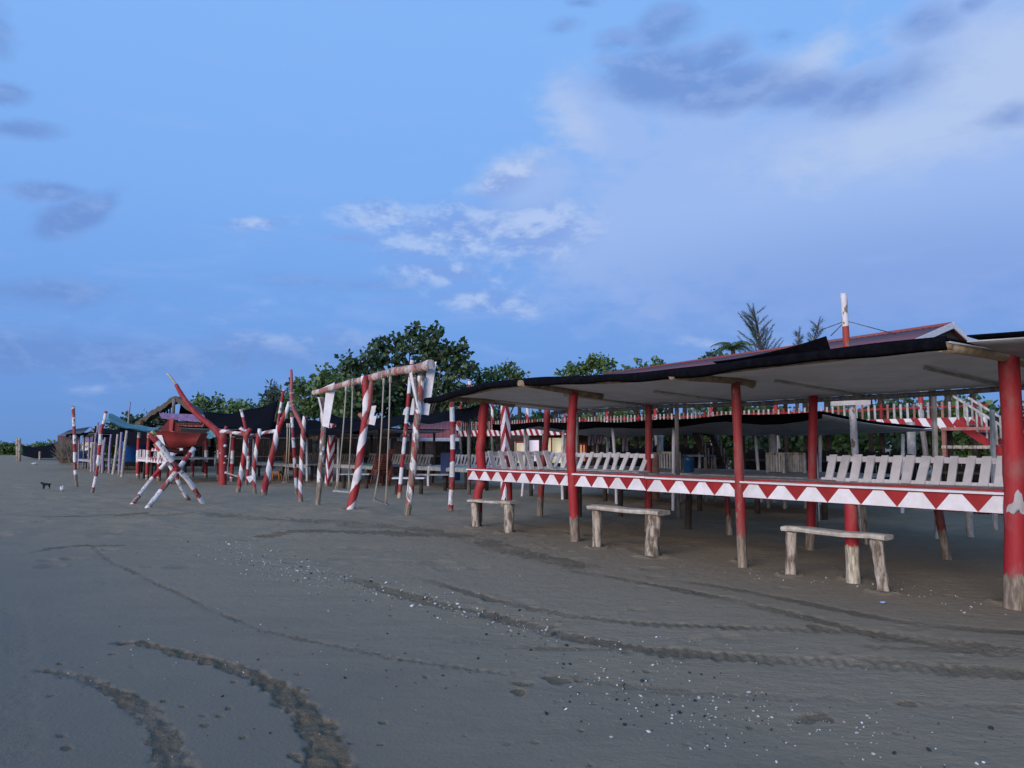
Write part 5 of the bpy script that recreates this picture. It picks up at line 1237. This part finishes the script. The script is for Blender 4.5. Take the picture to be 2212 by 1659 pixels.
# ------------------------------------------------------------------ trees
def leaves(mb_v, mb_f, c, r, n, size, fine=False, flat=0.8):
    d = RNG.normal(size=(n, 3)); d /= np.linalg.norm(d, axis=1)[:, None]
    rad = r * RNG.random(n) ** 0.45
    pos = np.array(c) + d * rad[:, None] * np.array([1, 1, flat])
    a = RNG.normal(size=(n, 3)); a /= np.linalg.norm(a, axis=1)[:, None]
    a = a * 0.7 + d * 0.5 + np.array([0, 0, -0.25]); a /= np.linalg.norm(a, axis=1)[:, None]
    b = np.cross(a, RNG.normal(size=(n, 3))); b /= np.linalg.norm(b, axis=1)[:, None]
    nn = np.cross(a, b)
    L = size * RNG.uniform(0.6, 1.3, n)[:, None]; Wd = L * (0.16 if fine else 0.42)
    k = len(mb_v) and sum(len(x) for x in mb_v)
    p0 = pos; p1 = pos + a * L * 0.45 + b * Wd + nn * Wd * 0.25; p2 = pos + a * L; p3 = pos + a * L * 0.45 - b * Wd + nn * Wd * 0.25
    base = sum(len(x) for x in mb_v)
    mb_v.append(np.stack([p0, p1, p2, p3], 1).reshape(-1, 3))
    idx = base + np.arange(n)[:, None] * 4
    mb_f.append(np.concatenate([idx + np.array([[0, 1, 2]]), idx + np.array([[0, 2, 3]])], 1).reshape(-1, 3))
def np_mesh(name, V_, F_, mat, parent):
    V_ = np.concatenate(V_) - np.array(ORG[parent]); F_ = np.concatenate(F_)
    me = bpy.data.meshes.new(name); me.vertices.add(len(V_)); me.vertices.foreach_set('co', V_.ravel())
    me.loops.add(F_.size); me.loops.foreach_set('vertex_index', F_.ravel().astype(np.int32)); me.polygons.add(len(F_))
    me.polygons.foreach_set('loop_start', np.arange(len(F_)) * 3); me.update(calc_edges=True); me.materials.append(mat)
    o = bpy.data.objects.new(name, me); COL.objects.link(o); o.parent = parent
    return o
def tree(label, D, trunk_x, blobs_, mat, size, dens=1.0, cl=0.55, fine=False, name='broadleaf_tree', group='trees behind the huts', depth=0.8, trunk_r=0.16):
    """blobs_: (x, y, radius in survey px) of the main leaf masses, spread in depth around D"""
    b0 = P(trunk_x, 990, D); root = thing(name, Vector((b0.x, b0.y, 0)), label, 'tree', group)
    Vs, Fs = [], []; tk = MB(); fork = Vector((b0.x, b0.y, 1.6))
    first = None
    for (x, y, rp) in blobs_:
        r = rp * D / F_V; dd = random.uniform(-1, 1) * r * depth
        c = P(x, y, D + dd)
        mid = fork + (c - fork) * 0.55 + Vector((random.uniform(-.3, .3), 0, random.uniform(-.2, .3)))
        tk.tube([fork, mid, c], [trunk_r * 0.55, trunk_r * 0.32, 0.03], 6, 0.05, 0, True, 0, 3)
        ncl = max(4, int(16 * (r / 1.0) ** 2 * dens))
        for _ in range(ncl):
            d = RNG.normal(size=3); d /= np.linalg.norm(d); q = np.array(c) + d * r * (RNG.random() ** 0.4) * np.array([1, depth, 0.9])
            rc = cl * RNG.uniform(0.6, 1.2)
            leaves(Vs, Fs, q, rc, int(30 * (rc / 0.55) ** 2 * (0.3 / size) ** 1.2), size, fine)
            if RNG.random() < 0.3: tk.tube([c, Vector(q)], [0.03, 0.012], 5)
    np_mesh('crown', Vs, Fs, mat, root)
    tk.tube([Vector((b0.x, b0.y, -0.3)), Vector((b0.x + .05, b0.y, 0.8)), fork], [trunk_r * 1.2, trunk_r, trunk_r * .8], 9, 0.05, 0, True, 0, 3)
    tk.build('trunk', M_bark, root)
    return root
tree('tallest tree with large dark heart-shaped leaves behind the big swing frame', 46, 905, [(930, 735, 26), (938, 712, 9), (885, 735, 14), (890, 712, 7), (865, 758, 16), (870, 800, 32), (900, 780, 30), (940, 775, 34), (975, 790, 30), (958, 745, 16), (995, 765, 14), (1002, 800, 24), (830, 770, 12), (815, 790, 20), (835, 820, 32), (880, 840, 40), (930, 830, 42), (980, 840, 36), (850, 735, 8), (820, 745, 7), (990, 750, 7), (912, 745, 10)],
     M_leafdark, 0.36, 0.85, 0.5)
tree('dark broadleaf tree left of the tallest one behind the swing beam', 45, 780, [(770, 800, 26), (745, 785, 14), (800, 790, 18), (735, 815, 24), (780, 840, 40), (720, 845, 36), (815, 850, 36), (790, 770, 9), (757, 870, 36)], M_leafdark, 0.32, 0.9, 0.5)
tree('brighter green spreading tree behind the spiral forked post', 40, 680, [(660, 850, 26), (690, 830, 24), (720, 820, 20), (645, 880, 28), (690, 870, 38), (735, 865, 34), (640, 835, 9), (700, 805, 10)], M_leafmid, 0.26, 1.0, 0.5)
tree('dense low tree filling the gap beneath the swing beam', 47, 850, [(690, 880, 34), (740, 885, 36), (790, 880, 38), (840, 880, 38), (890, 885, 38), (940, 880, 38), (985, 875, 34), (715, 850, 26), (765, 845, 26), (860, 850, 30), (1010, 860, 28)], M_leafmid, 0.30, 0.9, 0.55)
tree('small leafy tree behind the pointed black net', 52, 560, [(560, 885, 28), (600, 880, 28), (530, 880, 24), (620, 865, 18), (585, 862, 12), (545, 905, 34), (600, 905, 30)], M_leafmid, 0.26, 1.0, 0.5)
tree('low green tree behind the curved red branch', 55, 470, [(440, 880, 22), (470, 878, 24), (500, 882, 22), (425, 868, 12), (455, 900, 26), (490, 905, 26), (515, 878, 12)], M_leafmid, 0.26, 1.0, 0.5)
tree('feathery drooping tree right of the tallest tree', 50, 1075, [(1060, 820, 26), (1095, 808, 22), (1120, 815, 16), (1040, 835, 28), (1080, 845, 34), (1125, 840, 22), (1030, 810, 14), (1100, 795, 10)], M_leafmid, 0.24, 1.1, 0.5)
tree('rounded green tree above the front canopy, left of the palm', 55, 1290, [(1215, 806, 12), (1245, 792, 14), (1260, 795, 24), (1290, 784, 18), (1320, 795, 18), (1350, 800, 18), (1390, 792, 16), (1415, 785, 10), (1230, 808, 14), (1300, 820, 30), (1360, 820, 28), (1275, 783, 9)], M_leafmid, 0.28, 1.1, 0.5)
tree('thin needle-leaved tree behind the leaning banded pole', 50, 588, [(588, 848, 10), (592, 835, 7), (596, 850, 8), (580, 860, 10), (600, 865, 10)], M_leaffine, 0.4, 0.6, 0.4, True)
# casuarinas: upward plumes of needles
def casuarina(label, D, base_v, tip_v, nbr, spread, group='casuarina trees'):
    """leader from base_v to tip_v, with nbr side branches carrying drooping needles"""
    b0 = P(base_v[0], 990, D); root = thing('casuarina_tree', Vector((b0.x, b0.y, 0)), label, 'tree', group)
    Vs, Fs = [], []; tk = MB()
    a0, tip = P(base_v[0], base_v[1], D), P(tip_v[0], tip_v[1], D)
    tk.tube([Vector((b0.x, b0.y, -.3)), a0, tip], [0.14, 0.07, 0.01], 7, 0.05, 0, True, 0, 4)
    H = (tip - a0).length; br = [(a0 + (tip - a0) * 0.45, tip)]
    for k in range(nbr):
        f_ = (k + random.random()) / nbr * 0.85; st = a0 + (tip - a0) * f_
        ang = random.uniform(0, 2 * PI); L = H * spread * (1 - f_ * 0.8) * random.uniform(0.6, 1.15)
        br.append((st, st + Vector((math.cos(ang) * L * 0.75, math.sin(ang) * L * 0.75, L * random.uniform(0.5, 1.0)))))
    for a, b in br:
        ln = (b - a).length; mid = (a + b) / 2 + Vector((0, 0, -0.06 * ln)); tk.tube([a, mid, b], [0.014, 0.009, 0.004], 4, 0, 0, True, 0, 3)
        ax = np.array((b - a).normalized()); n = max(8, int(ln / 0.05))
        for k in range(n):
            f_ = 0.2 + 0.8 * k / n; c = np.array(a + (b - a) * f_)
            m_ = 5; d = RNG.normal(size=(m_, 3)); d /= np.linalg.norm(d, axis=1)[:, None]
            e = c + (ax * 0.75 + d * 0.75 + np.array([0, 0, -0.05])) * (0.36 * (1.15 - f_ * 0.8)) * RNG.uniform(0.3, 1.3, m_)[:, None]
            s_ = np.repeat(c[None], m_, 0)
            sd_ = np.cross(e - s_, RNG.normal(size=(m_, 3))); sd_ /= np.linalg.norm(sd_, axis=1)[:, None]; sd_ *= 0.008
            base_ = sum(len(x) for x in Vs); Vs.append(np.stack([s_ - sd_, s_ + sd_, e], 1).reshape(-1, 3)); Fs.append(base_ + np.arange(m_ * 3).reshape(-1, 3))
    np_mesh('crown', Vs, Fs, M_leaffine, root); tk.build('trunk', M_bark, root)
casuarina('tall wispy casuarina above the red roof ridge', 40, (1650, 800), (1626, 655), 46, 0.55)
casuarina('smaller wispy casuarina left of the tall leaning pole', 40, (1748, 800), (1772, 684), 24, 0.38)
casuarina('shortest wispy casuarina peeping over the raised net flap', 40, (1722, 800), (1728, 706), 20, 0.38)
casuarina('tiny wispy casuarina beyond the leaning banded pole', 60, (590, 900), (597, 824), 16, 0.4)
# coconut palm
pr_ = P(1585, 990, 45); pm = thing('coconut_palm', Vector((pr_.x, pr_.y, 0)), 'coconut palm crown rising beside the wispy casuarina', 'palm')
top = P(1583, 750, 45)
MB().tube([Vector((pr_.x, pr_.y, -.3)), Vector((pr_.x + .1, pr_.y, 3)), top], [0.2, 0.15, 0.12], 9, 0.03, 0, True, 0, 4).build('trunk', M_bark, pm)
for k in range(14):
    a = 2 * PI * k / 14 + random.uniform(-.2, .2); el_ = random.uniform(0.25, 1.2); L = random.uniform(1.1, 1.7)
    hd = Vector((math.cos(a), math.sin(a), 0)); mb = MB(); n = 14; prev = None
    for i in range(n + 1):
        f_ = i / n; c = top + hd * (L * f_ * math.cos(el_ * (1 - f_ * .5))) + UP * (L * (f_ * math.sin(el_) - 0.75 * f_ * f_))
        if prev is not None:
            sd_ = Vector((-hd.y, hd.x, 0)); l_ = 0.48 * math.sin(PI * min(f_ * .9 + .1, 1)) + .05
            for sg in (-1, 1):
                for w2 in (0, 0.5):
                    q = prev.lerp(c, w2); j = len(mb.v)
                    mb.v += [q, q + hd * 0.055, q + sd_ * (sg * l_) + hd * 0.25 - UP * (0.22 * random.uniform(.6, 1.4))]; mb.face([j, j + 1, j + 2])
            mb.tube([prev, c], 0.014, 4)
        prev = c
    mb.build('frond', M_leafmid, pm)
tree('small dark leafy bush at the foot of the palm above the canopy', 44, 1535, [(1530, 775, 10), (1545, 770, 9), (1560, 778, 10), (1545, 790, 14)], M_leafdark, 0.25, 1.0, 0.4, group=None)
# shrubs and low trees that close the view behind the huts
bush = [(1040, 60, 'shrub behind the left end of the upper walkway'), (1120, 56, 'shrub behind the lamp-lit stall, left side'), (1230, 54, 'shrub behind the lamp-lit stall, right side'), (1350, 50, 'shade shrub behind the left bench of the front cottage'),
        (1470, 46, 'shade shrub seen past the blue jug'), (1590, 42, 'shade shrub behind the second-row cottage'), (1720, 40, 'shade shrub right of the second-row cottage'), (1850, 38, 'shade shrub behind the tall leaning pole'), (1990, 37, 'bright shrub behind the right bench'), (2130, 36, 'shrub behind the walkway stair'), (2260, 36, 'shrub at the right edge behind the corner post')]
for i, (x, D, lab) in enumerate(bush):
    k = D / 40; sp_ = 70 / k * 40 / 40
    bl = [(x + random.uniform(-70, 70), 962 - (random.uniform(-0.9, 3.6)) * F_V / D * 0.55 + 12, random.uniform(34, 52)) for _ in range(14)]
    tree(lab, D, x, bl, M_leafmid if i % 2 else M_leafdark, 0.30, 0.65, 0.6, name='shrub', group='shrubs behind the huts', trunk_r=0.1)
for i, (x, lab) in enumerate(((640, 'low shade bush behind the orange chairs'), (740, 'low shade bush behind the chevron pillar'), (830, 'low shade bush behind the brown chair stack'), (940, 'low shade bush behind the red tin hut'), (480, 'low shade bush behind the thick red trunk'), (330, 'low shade bush behind the boat ride'), (245, 'low shade bush behind the stick fence'))):
    D = 56; bl = [(x + random.uniform(-55, 55), random.uniform(915, 985), random.uniform(26, 36)) for _ in range(8)]
    tree(lab, D, x, bl, M_leafdark if i % 2 else M_leafmid, 0.3, 0.6, 0.6, name='shrub', group='shrubs behind the huts', trunk_r=0.1)
for i, (x, y, r, lab) in enumerate(((20, 972, 17, 'far green bush at the very left edge'), (60, 976, 13, 'far green bush right of the leftmost one'), (100, 968, 12, 'far bush behind the distant black net'), (-30, 970, 18, 'far bush beyond the left edge'), (5, 985, 10, 'low grey-green bush at the far left edge'))):
    tree(lab, 120, x, [(x + random.uniform(-14, 14), y + random.uniform(-6, 6), r * random.uniform(.6, .9)) for _ in range(6)], M_leafmid, 0.45, 0.5, 0.8, name='far_bush', group='far bushes', trunk_r=0.1)

# ------------------------------------------------------------------ shells and pebbles on the tide line
def scatter(name, label, cat, specs, mat, flat):
    vs, fs = [], []
    for (pts, n, spread, smin, smax) in specs:
        for _ in range(n):
            i = random.randrange(len(pts) - 1); f_ = random.random()
            x = pts[i][0] + (pts[i + 1][0] - pts[i][0]) * f_ + random.gauss(0, spread[0]); y = pts[i][1] + (pts[i + 1][1] - pts[i][1]) * f_ + random.gauss(0, spread[1])
            if y < 1100: continue
            p = G(x, y); s = random.uniform(smin, smax) * (0.36 + 0.9 * random.random() ** 3); z = gh(p.x, p.y) + 0.002
            a = random.uniform(0, 2 * PI); el_ = random.uniform(.5, 1); k = len(vs); m_ = 6
            tx, ty = random.uniform(-.5, .5), random.uniform(-.5, .5)
            for j in range(m_):
                t_ = 2 * PI * j / m_; u, v = math.cos(t_) * s * random.uniform(.8, 1.1), math.sin(t_) * s * el_
                X, Y = u * math.cos(a) - v * math.sin(a), u * math.sin(a) + v * math.cos(a)
                vs.append((p.x + X, p.y + Y, z + (X * tx + Y * ty) + 0.25 * s))
            vs.append((p.x, p.y, z + s * flat + 0.3 * s)); vs.append((p.x, p.y, z - 0.01))
            for j in range(m_): fs.append((k + j, k + (j + 1) % m_, k + m_)); fs.append((k + (j + 1) % m_, k + j, k + m_ + 1))
    me = bpy.data.meshes.new(name); me.from_pydata(vs, [], fs); me.materials.append(mat)
    o = bpy.data.objects.new(name, me); COL.objects.link(o); tag(o, label, cat, None, 'stuff')
m, t, p = new_mat('bleached_shell', 0.4, 0.4); M_shell = m
t.l.new(t.ramp(t.node('ShaderNodeNewGeometry').outputs['Random Per Island'], [(0.0, (0.22, 0.19, 0.15)), (0.35, (0.38, 0.36, 0.33)), (0.7, (0.56, 0.55, 0.52)), (1.0, (0.78, 0.78, 0.76))]), p.inputs['Base Color'])
M_pebble = simple('dark_pebble', (0.05, 0.05, 0.055), (0.02, 0.02, 0.025), 30, 0.6)
line1 = [(430, 1172), (540, 1195), (600, 1225), (720, 1258), (850, 1285), (1000, 1320), (1200, 1372)]
clus = [(1260, 1450), (1350, 1490), (1450, 1530), (1560, 1545), (1680, 1540)]
scatter('shell_fragments', 'white shell fragments strewn along the tide line', 'shells', [
    (line1, 330, (42, 15), 0.008, 0.020), ([(530, 1190), (700, 1255)], 90, (30, 14), 0.007, 0.016), (clus, 190, (75, 40), 0.006, 0.015), ([(1300, 1380), (1500, 1400)], 30, (90, 20), .006, .014),
    ([(1750, 1560), (1900, 1590), (2100, 1650)], 50, (90, 30), 0.006, 0.015), ([(1580, 1238), (1800, 1255), (1930, 1262), (2060, 1300), (2200, 1325)], 70, (35, 7), 0.01, 0.024),
    ([(100, 1250), (1000, 1500)], 45, (260, 120), 0.004, 0.010), ([(1100, 1200), (2000, 1500)], 30, (300, 120), 0.004, 0.010), ([(300, 1390), (560, 1480)], 14, (80, 30), .005, .010)], M_shell, 0.35)
scatter('pebbles', 'dark pebbles and debris along the tide line', 'pebbles', [
    (line1, 120, (45, 18), 0.008, 0.022), (clus, 80, (90, 45), 0.006, 0.018), ([(900, 1380), (1250, 1460)], 40, (150, 40), 0.006, 0.016), ([(150, 1300), (900, 1500)], 40, (230, 100), 0.005, 0.014), ([(1850, 1560), (2150, 1640)], 16, (100, 40), .006, .015)], M_pebble, 0.5)
